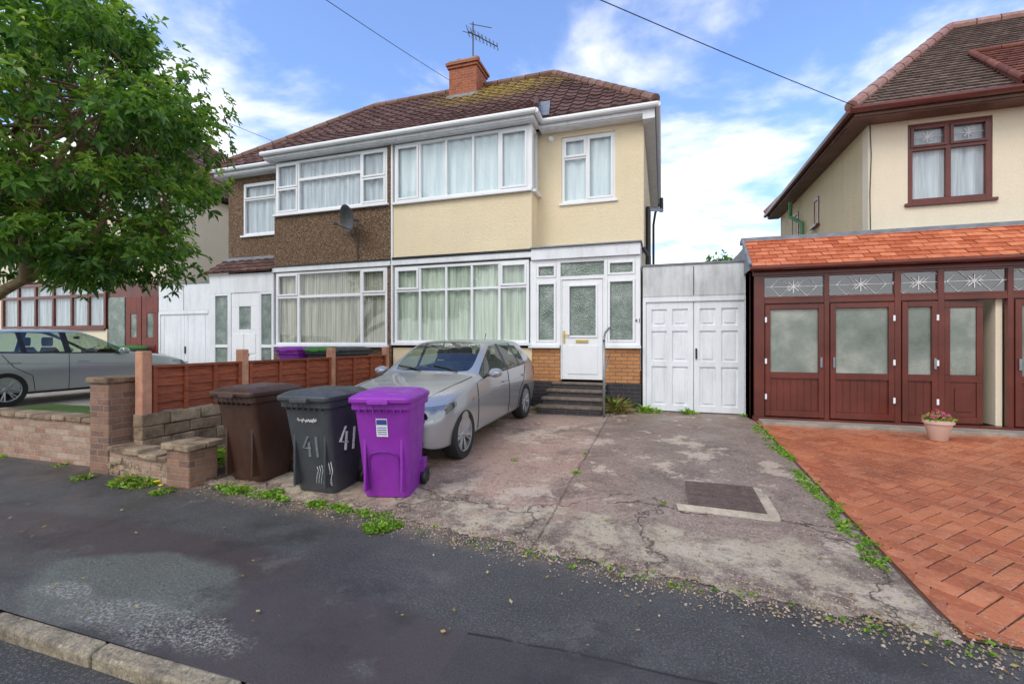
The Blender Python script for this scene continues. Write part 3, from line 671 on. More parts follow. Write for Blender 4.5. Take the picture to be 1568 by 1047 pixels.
p=Part('frames',Q,[BW,FROST,m_glass('clear_leaded_glass',.14,(.75,.8,.78)),WHITE,LEAD,CREAM2])
Yq=8.8
def bx(a,b,c,d,dy=0,m=0,t=.07): p.box(a,b,Yq+dy,Yq+dy+t,c,d,m)
p.box(1.48,8,Yq-.02,Yq+.09,2.70,2.815,0)
p.box(1.48,8,Yq-.03,Yq+.1,.18,.30,0)
posts=[(1.5,1.66),(2.535,2.61),(3.495,3.58),(4.05,4.13),(4.89,4.96),(5.5,5.58),(6.4,6.5),(7.3,7.4)]
for a,b in posts: bx(a,b,.3,2.70,0,0,.08)
bays=[(posts[i][1],posts[i+1][0]) for i in range(len(posts)-1)]
for bi,(a,b) in enumerate(bays):
    bx(a,b,2.22,2.30,.004,0)
    bx(a,b,2.30,2.335,.01,0); bx(a,b,2.665,2.70,.004,0)
    p.poly([(a,Yq+.04,2.33),(b,Yq+.04,2.33),(b,Yq+.04,2.67),(a,Yq+.04,2.67)],2)
    cx=(a+b)/2
    for k in range(4):
        an=math.pi/4*k; dx,dz=.11*math.cos(an),.11*math.sin(an); p.tube([(cx-dx,Yq+.03,2.5-dz),(cx+dx,Yq+.03,2.5+dz)],.010,4,3)
    p.tube([(a,Yq+.03,2.5),(b,Yq+.03,2.5)],.006,4,3); 
    for s_ in(-1,1): p.tube([(cx+s_*.2,Yq+.03,2.34),(cx+s_*.05,Yq+.03,2.5),(cx+s_*.2,Yq+.03,2.66)],.006,4,3); p.tube([(cx+s_*.2,Yq+.03,2.34),(cx+s_*.34,Yq+.03,2.5),(cx+s_*.2,Yq+.03,2.66)],.005,4,3)
    open_=bi==3
    if open_: continue
    w=.085
    bx(a+.008,a+w,.32,2.2,-.02);bx(b-w,b-.008,.32,2.2,-.02);bx(a+w,b-w,2.12,2.2,-.02);bx(a+w,b-w,.32,.42,-.02);bx(a+w,b-w,.96,1.06,-.02)
    bx(a+w,b-w,.42,.96,.01,0,.03)
    for k in range(int((b-a-2*w)/.10)+1):
        xx=a+w+.1*k
        if xx<b-w-.01: bx(xx,xx+.012,.42,.96,.003,0,.01)
    bx(a+w,b-w,1.06,2.12,.02,1,.01)
    if bi in(0,2): hx=b-w+.03
    else: hx=a+.05
    bx(hx-.01,hx+.02,1.15,1.32,-.045,4,.02); 
    for hz in(.6,1.2,1.9): bx((a+.0 if bi in (0,) else b-.03),(a+.03 if bi in(0,) else b),hz,hz+.09,-.035,3,.015)
p.done(bevel=.004,seg=1)
p=Part('open_door_and_interior',Q,[BW,FROST,simple('porch_dimmed_wall',(.24,.21,.17),.8,.3,2),simple('hall_carpet',(.12,.06,.04),.9),CREAM2],)  # rear wall colour darkened to stand in for the dim porch interior
p.box(1.52,8,9.6,9.75,.2,3.2,2); p.box(1.5,8,Yq+.1,9.6,.2,.25,3); p.box(1.45,1.55,Yq+.1,9.6,.2,2.8,0)
p.T=Matrix.Translation((4.14,Yq+.03,0))@Matrix.Rotation(math.radians(5),4,'Z')
wall(p,0,.50,.32,2.2,0,.05,[(.08,.42,1.06,2.1),(.08,.42,.42,.95)],0); p.box(.08,.42,.02,.03,1.06,2.1,1); p.box(.08,.42,.015,.035,.42,.95,0); p.box(.14,.36,.0,.02,.5,.86,0)
p.T=Matrix.Translation((4.80,Yq+.1,0)); p.box(0,.08,0,.7,.3,2.3,4)
p.T=None
p.done(bevel=.004,seg=1)
p=Part('tiled_canopy',Q,[TILE3,LEAD,BW])
L=math.hypot(.85,.62)
tiles(p,(1.44,8.66,2.84),(1,0,0),(0,.85,.62),lambda v:0,lambda v:7,L,.135,.22,0,0,th=.016,prof='flat')
p.box(1.42,8.4,9.48,9.8,3.42,3.50,1); p.box(1.44,8.4,9.44,9.5,3.38,3.46,1)
p.poly([(1.42,8.64,2.80),(1.42,9.5,3.42),(1.42,9.5,2.8)],1); p.poly([(1.44,8.66,2.82),(8.4,8.66,2.82),(8.4,9.5,3.42),(1.44,9.5,3.42)],2)
p.tube([(1.40,8.62,2.80),(8.4,8.62,2.80)],.035,8,2); p.tube([(1.42,8.66,2.87),(1.42,9.5,3.48)],.03,6,1)
p.box(1.45,1.52,8.9,9.4,.2,2.8,2)
p.done()
p=Part('flat_roof',Q,[LEAD]); p.box(1.5,3.5,9.52,12,3.2,3.40); p.done()
F=empty('flower_pot',(3.66,7.95,.2))
p=Part('pot',F,[simple('pink_pot',(.60,.42,.34),.6,.1,5),SOIL]); c=(3.66,7.95,gz(0,7.95)+.02)
p.lathe(c,[(.09,0),(.10,.01),(.155,.24),(.175,.24),(.175,.29),(.15,.29),(.145,.26)],24); p.done(smooth=True,auto=40)
p=Part('flowers',F,[WEED,simple('pink_petals',(.75,.05,.28),.6,.3,20)])
for i in range(420):
    a=U(0,6.28); rr=U(0,.18); h=.27+U(0,.15)*(1-rr/.25)
    b=Vector(c)+Vector((rr*math.cos(a),rr*math.sin(a),h)); d=Vector((U(-1,1),U(-1,1),U(.1,1))).normalized()*U(.03,.06); s_=d.cross(Vector((U(-1,1),U(-1,1),.3))).normalized()*.015
    p.poly([b,b+d*.5+s_,b+d,b+d*.5-s_],1 if i%2==0 and h>.31 else 0)
p.done()
# ------------------------------------------------------------------ FAR LEFT HOUSE
W=empty('far_left_house',(-18,10,.4))
p=Part('walls',W,[CREAM2,BRICKW])
p.box(-26,-14.0,9.8,16.2,.2,6.2,0); p.box(-21.5,-15.9,9.4,9.8,.2,1.95,0); p.box(-21.5,-15.9,9.4,9.8,3.5,4.0,0); p.done()
window('living_window',W,-21.2,-16.0,1.98,3.45,9.42,mull=[-20.3,-19.4,-18.5,-17.6,-16.8],trans=[(3.0,-21.1,-16.1)],fm=BW,cm=CURT4,fw=.1,mw=.09)
window('upper_window',W,-20.8,-16.6,4.5,5.9,9.7,mull=[-19.4,-18],fm=WHITE,cm=CURT4,cy=.08)
window('upper_window_small',W,-15.8,-14.6,4.5,5.9,9.7,mull=[-15.2],fm=WHITE,cm=CURT4,cy=.08)
p=Part('garage_doors',W,[simple('dark_red_door',(.17,.035,.025),.5,.2,3),FROSTD,BW,WHITE])
p.box(-15.85,-13.72,9.45,9.6,.3,3.35,2)
for a,b in((-15.1,-14.45),(-14.42,-13.76)):
    wall(p,a,b,.4,2.9,9.41,9.45,[(a+.2,b-.2,1.7,2.4)],0); p.box(a+.2,b-.2,9.43,9.44,1.7,2.4,1)
    p.box(a+.1,b-.1,9.395,9.41,.55,1.5,2)
p.box(-15.85,-15.15,9.41,9.45,1.2,2.9,1); p.done(bevel=.005,seg=1)
hiproof(W,'tiled_roof',-26.3,-13.75,9.4,16.6,6.3,-23,-17,13,9.3,TILE,RIDGE)
# ------------------------------------------------------------------ walls & fence
B=empty('brick_garden_wall',(-7,3.9,0))
p=Part('left_wall',B,[BRICKP,STONE]); 
p.box(-14,-6.50,3.82,4.04,-.05,.56,0)
x=-14
while x<-6.6:
    l=U(.18,.34); x2=min(x+l,-6.51); p.stone(x,x2-.012,3.79,4.06,.565,.625,.008,1); x=x2
p.done(bevel=.012)
p=Part('brick_pillar',B,[BRICKW,STONE]); p.box(-6.50,-6.17,3.66,4.0,-.05,1.08,0); p.stone(-6.53,-6.14,3.63,4.03,1.085,1.15,.008,1); p.done(bevel=.014)
C=empty('stone_garden_wall',(-5.3,3.7,0))
p=Part('low_wall',C,[BRICKP,STONE])
x=-6.16
while x<-5.15:
    l=U(.10,.24); x2=min(x+l,-5.13); h=.30-.05*(x+6.16); yo=.03*math.sin((x+6.1)*2.6)
    p.box(x,x2,3.66-yo,3.85-yo,-.05,h,0); p.stone(x,x2-.008,3.62-yo,3.89-yo,h+.004,h+U(.045,.08),.012,1); x=x2
for k in range(26): 
    x=U(-6.15,-5.2); z0=U(.02,.2); w_=U(.05,.12); p.stone(x,x+w_,3.632,3.67,z0,z0+U(.04,.07),.008,1)
p.done(bevel=.01)
p=Part('pier',C,[BRICKW,STONE]); p.box(-5.14,-4.80,3.60,3.94,-.05,.40,0)
for (a,b,c,d) in((-5.18,-4.98,3.56,3.77),(-4.97,-4.76,3.56,3.77),(-5.18,-4.98,3.78,3.98),(-4.97,-4.76,3.78,3.98)): p.stone(a,b,c,d,.404,.47,.01,1)
p.done(bevel=.014)
fe=empty('timber_fence',(-5.97,6.4,.3))
p=Part('fence_base',fe,[STONE]); 
for zr0,zr1 in((.0,.24),(.245,.40),(.405,.55),(.555,.70)):
    y=3.85
    while y<9.1:
        l=U(.18,.42); y2=min(y+l,9.15); p.stone(-6.05,-5.89,y,y2-.008,zr0,zr1-.006,.009); y=y2
p.done(bevel=.012)
p=Part('posts',fe,[TERRA])
for y in(3.92,5.30,7.24,9.05): p.box(-6.04,-5.91,y-.06,y+.06,.2,1.46)
p.done(bevel=.015)
p=Part('fence_panels',fe,[FENCE])
for (a,b) in((3.99,5.23),(5.37,7.17),(7.31,8.98)):
    for k in range(5):
        z0=.72+k*.105; o=.004*(k%2)
        p.T=Matrix.Translation((-5.955,0,0))
        n=8; da=[mnoise.noise(Vector((t*1.3+a*5,k*3.1,0)))*.018 for t in range(n+1)]
        for t in range(n):
            ya=a+(b-a)*t/n; yb_=a+(b-a)*(t+1)/n
            i_=[Vector((o+.012,ya,z0-.01+da[t])),Vector((o+.012,yb_,z0-.01+da[t+1])),Vector((-.01+o,yb_,z0+.115)),Vector((-.01+o,ya,z0+.115))]
            p.loft([i_,[v+Vector((-.014,0,0)) for v in i_]],r=.2+.15*k)
    p.T=None
    n=3
    for k in range(n+1):
        y=a+(b-a)*k/n; y=min(max(y,a+.025),b-.025); p.box(-5.935,-5.905,y-.022,y+.022,.70,1.27)
    p.box(-5.99,-5.90,a,b,1.255,1.285)
p.done()
g=Part('garden_bed',None,[SOIL]); 
ids=[]
for j in range(9):
    row=[]
    for i in range(9):
        x=-5.88+1.15*i/8; y=3.87+1.3*j/8; row.append(g.V((x,y,gz(x,y)+.02+.18*max(0,1-i/7)+.03*mnoise.noise(Vector((x*4,y*4,0))))))
    ids.append(row)
for j in range(8):
    for i in range(8): g.face([ids[j][i],ids[j][i+1],ids[j+1][i+1],ids[j+1][i]])
g.done(smooth=True)
# ------------------------------------------------------------------ BINS
def rrect(w,d,r,z,cy=0,n=4):
    pts=[]
    for (sx,sy,a0) in((1,1,0),(-1,1,90),(-1,-1,180),(1,-1,270)):
        for k in range(n+1):
            a=math.radians(a0+90*k/n); pts.append((sx*(w/2-r)+r*math.cos(a),cy+sy*(d/2-r)+r*math.sin(a),z))
    return pts
def wheelie_bin(x,y,z,rot,col,name='wheelie_bin',lidcol=None,rough=.40):
    T=Matrix.Translation((x,y,z))@Matrix.Rotation(math.radians(rot),4,'Z')
    E=empty(name,(x,y,z))
    def plast(nm,c):
        m=NT(nm); z=m.xyz()
        cc=m.ramp(m.noise(5,5),[(.3,tuple(v*.88 for v in c)),(.7,tuple(v*1.12 for v in c))])
        gr=tuple(v*.6+.06 for v in c)
        cc=m.mix(m.ramp(m.noise(7,7,.75,vec=m.comb(z[0],z[1],m.math('MULTIPLY',z[2],.35))),[(.50,0),(.75,.32)]),cc,gr)
        cc=m.mix(m.ramp(m.noise(60,5,.8),[(.62,0),(.72,.5)]),cc,gr)
        m.bump(m.noise(50,3),.15,.01); return m.set(cc,m.ramp(m.noise(8,5),[(.3,rough-.08),(.7,rough+.2)]),0,.5)
    pm=plast(name+'_plastic',col); lm=plast(name+'_lid',lidcol or col)
    p=Part('body',E,[pm,BLACK],T)
    p.loft([rrect(.44,.46,.05,.02,.04),rrect(.455,.48,.06,.06,.035),rrect(.50,.575,.06,.55,.0),rrect(.535,.64,.06,.86,-.025),rrect(.54,.645,.06,.90,-.03),rrect(.585,.70,.05,.905,-.03),rrect(.59,.705,.05,.97,-.03)],0)
    for sx in(-1,1):
        p.box(sx*.18-.012,sx*.18+.012,-.30,-.19,.10,.62)
    for k in range(7):
        xx=-.2+.4*k/6; p.box(xx-.006,xx+.006,-.388,-.30,.88,.955)
    p.done(smooth=True,auto=35,bevel=.006)
    p=Part('lid',E,[lm],T)
    p.loft([rrect(.61,.755,.06,.972,-.045),rrect(.62,.765,.06,.985,-.045),rrect(.615,.76,.06,1.02,-.045),rrect(.56,.70,.07,1.04,-.045),rrect(.50,.60,.07,1.062,-.03),rrect(.40,.46,.07,1.07,-.02)],0)
    p.box(-.10,.10,-.465,-.41,.965,1.005); p.box(-.20,-.06,-.36,-.30,1.035,1.06);p.box(.06,.20,-.36,-.30,1.035,1.06)
    p.done(smooth=True,auto=35,bevel=.006)
    p=Part('handle',E,[pm],T)
    for sx in(-1,1): p.box(sx*.24-.02,sx*.24+.02,.30,.40,.93,1.01); p.box(sx*.24-.03,sx*.24+.03,.20,.33,.0+.12,.30)
    p.tube([(-.27,.39,.98),(.27,.39,.98)],.018,10); p.done(smooth=True,auto=35)
    p=Part('wheels',E,[BLACK,simple(name+'_hub',(.08,.08,.08),.5)],T)
    for sx in(-1,1):
        p.lathe((sx*.265,.27,.10),[(.02,-.025),(.06,-.022),(.065,-.025),(.095,-.025),(.1,-.015),(.1,.015),(.095,.025),(.065,.025),(.06,.02),(.02,.022)],24,'X',0)
    p.tube([(-.26,.27,.10),(.26,.27,.10)],.012,8); p.done(smooth=True,auto=40)
    return E,T
PURP=(.26,.026,.37)
m=NT('white_paint_marks'); WHITEPT=m.set(m.ramp(m.noise(40,5,.8),[(.35,(.25,.26,.28)),(.5,(.75,.76,.77))]),.7)
E,T=wheelie_bin(-4.37,4.13,.015,0,(.060,.026,.016)); 
E2,T2=wheelie_bin(-3.37,4.05,.015,2,(.05,.056,.062))
tilt=math.atan(.16/.88)
def ft(T,x,z,off=-.006,rz=0): 
    return T@Matrix.Translation((x,-(.187+(z-.02)*(.165/.88))+off,z))@Matrix.Rotation(math.radians(90)+tilt*1.0,4,'X')@Matrix.Rotation(rz,4,'Z')
p=Part('paint_smears',E2,[WHITEPT,simple('faded_marks',(.17,.18,.195),.8,.3,30)],ft(T2,0,.50))
def stroke(pts,r,m): p.tube([(a,b,0) for a,b in pts],r,5,m)
for k in range(3):
    o_=k*.007
    stroke([(-.02+o_,.11),(-.09+o_,-.01),(.01,-.015)],.008,1); stroke([(-.015+o_,.05),(-.02+o_,-.10)],.009,1); stroke([(.075+o_,.11),(.07+o_,-.10)],.009,1)
for k in range(11):
    x0=-.11+.021*k; stroke([(x0,.27+U(-.014,.014)),(x0+.006,.295+U(-.01,.012)),(x0+.014,.268+U(-.012,.01))],.005,0)
p.done()
p=Part('council_logo_lines',E2,[WHITEPT],ft(T2,.12,.21))
for k in range(7):
    xx=-.09+k*.028; p.tube([(xx-.01,-.09,0),(xx+.004,-.02,0),(xx+.03,.05,0),(xx+.022,.09+.01*k,0)],.005,4)
for k in range(4): p.box(-.10,.09,-.10+k*.02,-.092+k*.02,-.001,.002)
p.done()
p=Part('painted_number_side',E2,[WHITEPT],T2@Matrix.Translation((.262,-.03,.55))@Matrix.Rotation(math.radians(90),4,'Z')@Matrix.Rotation(math.radians(90)-.04,4,'X')@Matrix.Rotation(-.12,4,'Z'))
for k in range(3):
    o_=k*.009; stroke([(-.06+o_,.13),(-.14+o_,-.02),(.0,-.03)],.008,0); stroke([(-.04+o_,.08),(-.05+o_,-.11)],.008,0); stroke([(.09+o_,.12),(.08+o_,-.11)],.008,0)
p.done()
E3,T3=wheelie_bin(-2.63,4.12,.02,14,PURP)
p=Part('sticker',E3,[simple('sticker_white',(.75,.76,.77),.5,.05),simple('sticker_blue',(.05,.07,.3),.5)],ft(T3,0,.74)); p.box(-.055,.055,-.10,.08,-.001,.002,0); p.box(-.05,.05,.02,.07,.002,.004,1)
for k in range(4): p.box(-.045,.045,-.08+k*.022,-.072+k*.022,.002,.003,1)
p.done()
p=Part('front_recess_arch',E3,[simple('purple_dark',(.15,.014,.23),.5)],ft(T3,0,.30,off=-.010))
pts=[(-.15,-.2,0),(-.15,.12,0),(-.12,.17,0),(-.05,.19,0),(.05,.19,0),(.12,.17,0),(.15,.12,0),(.15,-.2,0)]; p.tube(pts,.010,6); p.done()
wheelie_bin(-7.75,8.35,.40,0,PURP); wheelie_bin(-7.08,8.45,.40,5,(.03,.035,.035),lidcol=(.05,.20,.03)); wheelie_bin(-6.42,8.4,.40,-4,(.04,.045,.05))
wheelie_bin(-14.2,8.9,.40,0,(.04,.05,.04),lidcol=(.05,.22,.04))
# ------------------------------------------------------------------ CARS
def m_paint(name,c):
    m=NT(name); col=m.ramp(m.noise(400,2),[(.3,tuple(x*.92 for x in c)),(.7,c)])
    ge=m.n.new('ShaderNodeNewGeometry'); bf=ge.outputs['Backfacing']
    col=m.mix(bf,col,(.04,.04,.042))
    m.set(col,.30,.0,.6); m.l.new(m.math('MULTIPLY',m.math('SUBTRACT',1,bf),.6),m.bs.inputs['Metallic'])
    m.l.new(m.math('MULTIPLY',m.math('SUBTRACT',1,bf),.7),m.bs.inputs['Coat Weight']); m.bs.inputs['Coat Roughness'].default_value=.05; return m.mat
SILVER=m_paint('silver_car_paint',(.43,.45,.475))
SILV2=m_paint('grey_silver_paint',(.43,.48,.48))
CARG=m_glass('car_glass',.08,(.60,.72,.66),.02)
RUB=simple('rubber_tyre',(.018,.018,.018),.8,.3,20)
RIM=simple('alloy_rim',(.42,.43,.44),.35,.15,10,metal=.7)
CHR=simple('chrome',(.7,.7,.72),.12,.05,metal=1)
TRIM=simple('black_trim',(.012,.012,.013),.35,.2)
SEAT=simple('grey_seat_cloth',(.07,.07,.075),.9,.2,10)
HL=simple('headlamp_lens',(.26,.28,.30),.05,.15,5,metal=.7,spec=.9)
PLATE=simple('number_plate',(.75,.75,.72),.4,.05)
def car(name,loc,T,paint,ls=1.0):
    E=empty(name,loc)
    st=[(.00,.30,.56,.40,.50,.57,.48,.61,.34,.63,.64),
        (.06,.21,.72,.40,.54,.63,.60,.68,.44,.70,.715),
        (.22,.18,.82,.43,.58,.71,.68,.77,.52,.79,.805),
        (.45,.18,.868,.45,.62,.79,.73,.84,.56,.86,.875),
        (.74,.18,.877,.45,.65,.85,.755,.895,.58,.915,.93),
        (1.10,.18,.872,.45,.66,.90,.765,.94,.62,.955,.965),
        (1.36,.18,.87,.45,.67,.93,.765,.965,.66,.985,.995),
        (1.44,.18,.87,.45,.67,.935,.76,.985,.66,1.01,1.03),
        (1.80,.18,.87,.45,.67,.945,.70,1.20,.62,1.235,1.26),
        (2.18,.18,.87,.45,.67,.955,.635,1.375,.555,1.415,1.435),
        (2.26,.18,.87,.45,.67,.955,.63,1.385,.55,1.425,1.445),
        (2.46,.18,.87,.45,.67,.958,.625,1.39,.54,1.435,1.455),
        (2.55,.18,.87,.45,.67,.96,.622,1.39,.54,1.435,1.457),
        (3.12,.18,.872,.45,.67,.965,.615,1.38,.53,1.425,1.447),
        (3.18,.18,.872,.45,.67,.97,.613,1.378,.53,1.423,1.445),
        (3.50,.18,.87,.45,.68,.985,.60,1.36,.52,1.405,1.425),
        (3.84,.18,.865,.45,.68,.99,.585,1.335,.51,1.38,1.40),
        (3.93,.19,.86,.45,.68,.985,.585,1.30,.51,1.345,1.365),
        (4.10,.20,.84,.45,.67,.96,.64,1.07,.54,1.09,1.10),
        (4.19,.22,.80,.45,.65,.91,.66,.98,.52,1.0,1.01),
        (4.24,.30,.72,.45,.6,.84,.60,.88,.47,.90,.905)]
    L=4.24*ls
    verts=[];rows=[]
    def ring(t):
        s,zb,w,z3,z4,z5,w6,z6,w7,z7,z8=t
        half=[(w*.82,zb),(w*.955,zb+.06),(w*.99,z3),(w,z4),(w*.965,z5),(w6,z6),(w7,z7)]
        X=L/2-s*ls
        return [(X,0,zb)]+[(X,y,z) for y,z in half]+[(X,0,z8)]+[(X,-y,z) for y,z in half[::-1]]
    me=bpy.data.meshes.new(name+'_b'); faces=[];mi=[]
    for t in st:
        r=ring(t); rows.append(range(len(verts),len(verts)+len(r))); verts+=r
    n=16
    for i in range(len(st)-1):
        sa,sb=st[i][0],st[i+1][0]; sm=(sa+sb)/2
        for k in range(n):
            kk=k if k<8 else 15-k
            m=0
            if kk==5:
                if 1.44<sm<2.46 or 2.55<sm<3.12 or 3.18<sm<3.50: m=1
                elif 2.46<sm<2.55 or 3.12<sm<3.18: m=2
            if kk in(7,) and 1.44<sm<2.18: m=1
            if kk==7 and 3.93<sm<4.10: m=1
            if kk in(0,1): m=2
            a,b=rows[i],rows[i+1]
            faces.append([a[k],b[k],b[(k+1)%n],a[(k+1)%n]]); mi.append(m)
    faces.append(list(rows[0])); mi.append(0); faces.append(list(rows[-1])[::-1]); mi.append(0)
    me.from_pydata(verts,[],faces)
    mats=[paint,CARG,TRIM]
    for q in mats: me.materials.append(q)
    me.polygons.foreach_set('material_index',mi); me.polygons.foreach_set('use_smooth',[True]*len(faces))
    bm=bmesh.new(); bm.from_mesh(me); bmesh.ops.recalc_face_normals(bm,faces=bm.faces)
    cl=bm.edges.layers.float.new('crease_edge')
    bm.verts.ensure_lookup_table()
    for e in bm.edges:
        ma={f.material_index for f in e.link_faces}
        if len(ma)>1: e[cl]=.75
        else:
            a,b=[v.index%16 for v in e.verts]
            if a==b and a in(5,11) : e[cl]=.4
            if a==b and a in(4,12) : e[cl]=.3
            if a==b and a in(7,9,6,10): e[cl]=.25
    bm.to_mesh(me); bm.free()
    o=bpy.data.objects.new('tmp',me); COL.objects.link(o)
    sd_=o.modifiers.new('s','SUBSURF'); sd_.levels=3; sd_.render_levels=3
    cutters=[]
    axs=[L/2-.74*ls,L/2-(.74+2.66)*ls]
    for axx in axs:
        for sy in(-1,1):
            c=Part('cut',None,mats); c.lathe((axx,sy*.80,.325),[(.355,-.24),(.355,.24)],40,'Y',2); co=c.done(); cutters.append(co)
            b=o.modifiers.new('b','BOOLEAN'); b.operation='DIFFERENCE'; b.object=co; b.solver='EXACT'
    bpy.context.view_layer.update()
    dg=bpy.context.evaluated_depsgraph_get(); me2=bpy.data.meshes.new_from_object(o.evaluated_get(dg))
    bpy.data.objects.remove(o)
    for c in cutters: bpy.data.objects.remove(c)
    me2.name='body'
    bvh=BVHTree.FromPolygons([v.co.copy() for v in me2.vertices],[list(p_.vertices) for p_ in me2.polygons])
    me2.set_sharp_from_angle(angle=math.radians(50))
    me2.transform(T); bo=bpy.data.objects.new('body',me2); COL.objects.link(bo); par(bo,E)
    # cabin interior
    it=Part('cabin_interior',E,[SEAT,TRIM],T)
    it.box(L/2-1.80*ls,L/2-1.40*ls,-.72,.72,.62,.93,1); it.box(L/2-3.8*ls,L/2-1.5*ls,-.78,.78,.25,.34,1)
    def seat(cx_,cy_,w_,zt_=1.08):
        it.loft([[(cx_+q[0],cy_+q[1],q[2]) for q in rr_] for rr_ in (rrect(.50,w_,.06,.34,0),rrect(.54,w_+.04,.08,.48,0),rrect(.50,w_,.08,.56,0))],0)
        it.loft([[(cx_-.22+q[0]-.22*(z_-.5),cy_+q[1],z_) for q in rrect(.14*t_,w_*s_,.05*t_,0,0)] for z_,s_,t_ in((.50,.95,1),(.75,1.0,1.1),(1.0,.85,1),(zt_,.6,.8))],0)
        it.loft([[(cx_-.37+q[0],cy_+q[1],z_) for q in rrect(.09,.26*s_,.04,0,0)] for z_,s_ in((1.10,.8),(1.15,1),(1.24,1),(1.28,.8))],0)
    seat(L/2-2.25*ls,.36,.50); seat(L/2-2.25*ls,-.36,.50); seat(L/2-3.15*ls,.36,.60,1.0); seat(L/2-3.15*ls,-.36,.60,1.0)
    ring_=[(L/2-1.92*ls+.06*math.sin(t_),-.36+.18*math.cos(t_),.88+.17*math.sin(t_)) for t_ in [2*math.pi*k/20 for k in range(21)]]
    it.tube(ring_,.016,6,1)
    it.tube([(L/2-1.95*ls,0,1.31),(L/2-1.95*ls,0,1.25)],.05,6,1)
    it.done(smooth=True,auto=50)
    def hit(o_,d_,off=.003):
        h=bvh.ray_cast(Vector(o_),Vector(d_).normalized())
        if h[0] is None: return None
        nn_=h[1]; 
        if nn_.dot(Vector(d_))>0: nn_=-nn_
        return h[0]+nn_*off
    det=Part('details',E,[TRIM,CHR,HL,PLATE,paint,simple(name+'_orange',(.7,.3,.05),.2),simple(name+'_red',(.4,.02,.02),.2),CARG],T)
    def side_line(pts,side,w=.006,m=0):
        P=[]
        for (a,b) in zip(pts[:-1],pts[1:]):
            for k in range(6): P.append((a[0]+(b[0]-a[0])*k/6,a[1]+(b[1]-a[1])*k/6))
        P.append(pts[-1])
        H_=[hit((L/2-s*ls,side*1.5,z),(0,-side,0)) for s,z in P]; H_=[h for h in H_ if h]
        if len(H_)>1: det.tube(H_,w,4,m)
    def patch(fn,nu,nv,d,m,off=.004):
        g_=[[hit(fn(i/nu,j/nv),d,off) for i in range(nu+1)] for j in range(nv+1)]
        for j in range(nv):
            for i in range(nu):
                q=[g_[j][i],g_[j][i+1],g_[j+1][i+1],g_[j+1][i]]
                if all(q): det.poly(q,m,.5)
    for sd2 in(1,-1):
        side_line([(1.22,.90),(1.20,.6),(1.22,.28)],sd2,.005); side_line([(2.50,.95),(2.51,.6),(2.50,.24)],sd2,.005)
        side_line([(3.45,.95),(3.30,.72),(3.05,.55),(3.0,.26)],sd2,.005); side_line([(1.22,.25),(3.0,.24)],sd2,.006)
        side_line([(1.62,.955),(2.5,.968),(3.5,.99)],sd2,.012)
        side_line([(1.0,.70),(1.9,.74),(3.0,.77),(3.6,.80)],sd2,.004,4)
        for s_ in(2.28,3.30):
            h=hit((L/2-s_*ls,sd2*1.5,.80),(0,-sd2,0),.012)
            if h: det.tube([h+Vector((.09,0,0)),h+Vector((.05,sd2*.018,0)),h+Vector((-.05,sd2*.018,0)),h+Vector((-.09,0,0))],.013,8,4)
        mc=Vector((L/2-1.62*ls,sd2*.955,1.0))
        rings=[]
        for (dx,sc) in((.10,.35),(.06,.85),(0,1),(-.05,.95),(-.06,.8)):
            rings.append([mc+Vector((dx,sd2*.10*sc*math.cos(2*math.pi*k/16),.068*sc*math.sin(2*math.pi*k/16))) for k in range(16)])
        det.loft(rings,4); det.tube([mc+Vector((0,-sd2*.12,-.03)),mc+Vector((0,-sd2*.04,-.03))],.022,8,0)
        def hf(u,v):
            y=sd2*(.42+.40*u); zc_=.60+.075*u; hh=.058+.02*math.sin(math.pi*min(1,u*1.1)); zz=zc_+(v-.5)*2*hh*(max(.15,math.sin(math.pi*(.12+.80*u)))**.5)
            return (L/2+.6,y,zz)
        patch(hf,14,8,(-1,0,0),2,.006)
        def hf2(u,v):
            return (L/2-(.14+.40*u)*ls,sd2*1.5,.66+.075*u+(v-.5)*(.15-.10*u))
        patch(hf2,8,5,(0,-sd2,0),2,.006)
        for yy in(.52,.66):
            h=hit((L/2+.6,sd2*yy,.62+.02*(yy>.6)),(-1,0,0),.010)
            if h: 
                det.tube([h,h+Vector((-.01,0,0))],.05,16,1); det.tube([h+Vector((.003,0,0)),h+Vector((-.008,0,0))],.037,16,0)
        h=hit((L/2+.6,sd2*.60,.34),(-1,0,0),.006)
        if h: det.tube([h+Vector((.004,0,0)),h+Vector((-.02,0,0))],.06,16,0); det.tube([h+Vector((.01,0,0)),h+Vector((-.01,0,0))],.042,16,2)
        def kg(u,v): return (L/2+.6,sd2*(.02+.17*u),.50+.13*v)
        patch(kg,6,6,(-1,0,0),0,.008)
        for (a,b) in(((.02,.50),(.19,.50)),((.02,.63),(.19,.63)),((.02,.50),(.02,.63)),((.19,.50),(.19,.63))):
            hs=[hit((L/2+.6,sd2*(a[0]+(b[0]-a[0])*k/4),a[1]+(b[1]-a[1])*k/4),(-1,0,0),.012) for k in range(5)]
            hs=[q for q in hs if q]; 
            if len(hs)>1: det.tube(hs,.009,6,1)
        patch(lambda u,v:(L/2-(4.0+.15*u)*ls,sd2*1.5,.72+.18*v),4,4,(0,-sd2,0),6,.005)
        patch(lambda u,v:(L/2-(1.02+.06*u)*ls,sd2*1.5,.70+.03*v),2,2,(0,-sd2,0),5,.006)
    patch(lambda u,v:(L/2+.6,-.44+.88*u,.26+.13*v),14,4,(-1,0,0),0,.006)
    patch(lambda u,v:(L/2+.6,-.26+.52*u,.40+.09*v),8,3,(-1,0,0),3,.018)
    for sd2 in(1,-1):
        hs=[hit((L/2-s*ls,sd2*y,2),(0,0,-1)) for s,y in((.14,.44),(.3,.55),(.6,.64),(1.0,.70),(1.32,.72))]; hs=[q for q in hs if q]
        if len(hs)>1: det.tube(hs,.005,4,0)
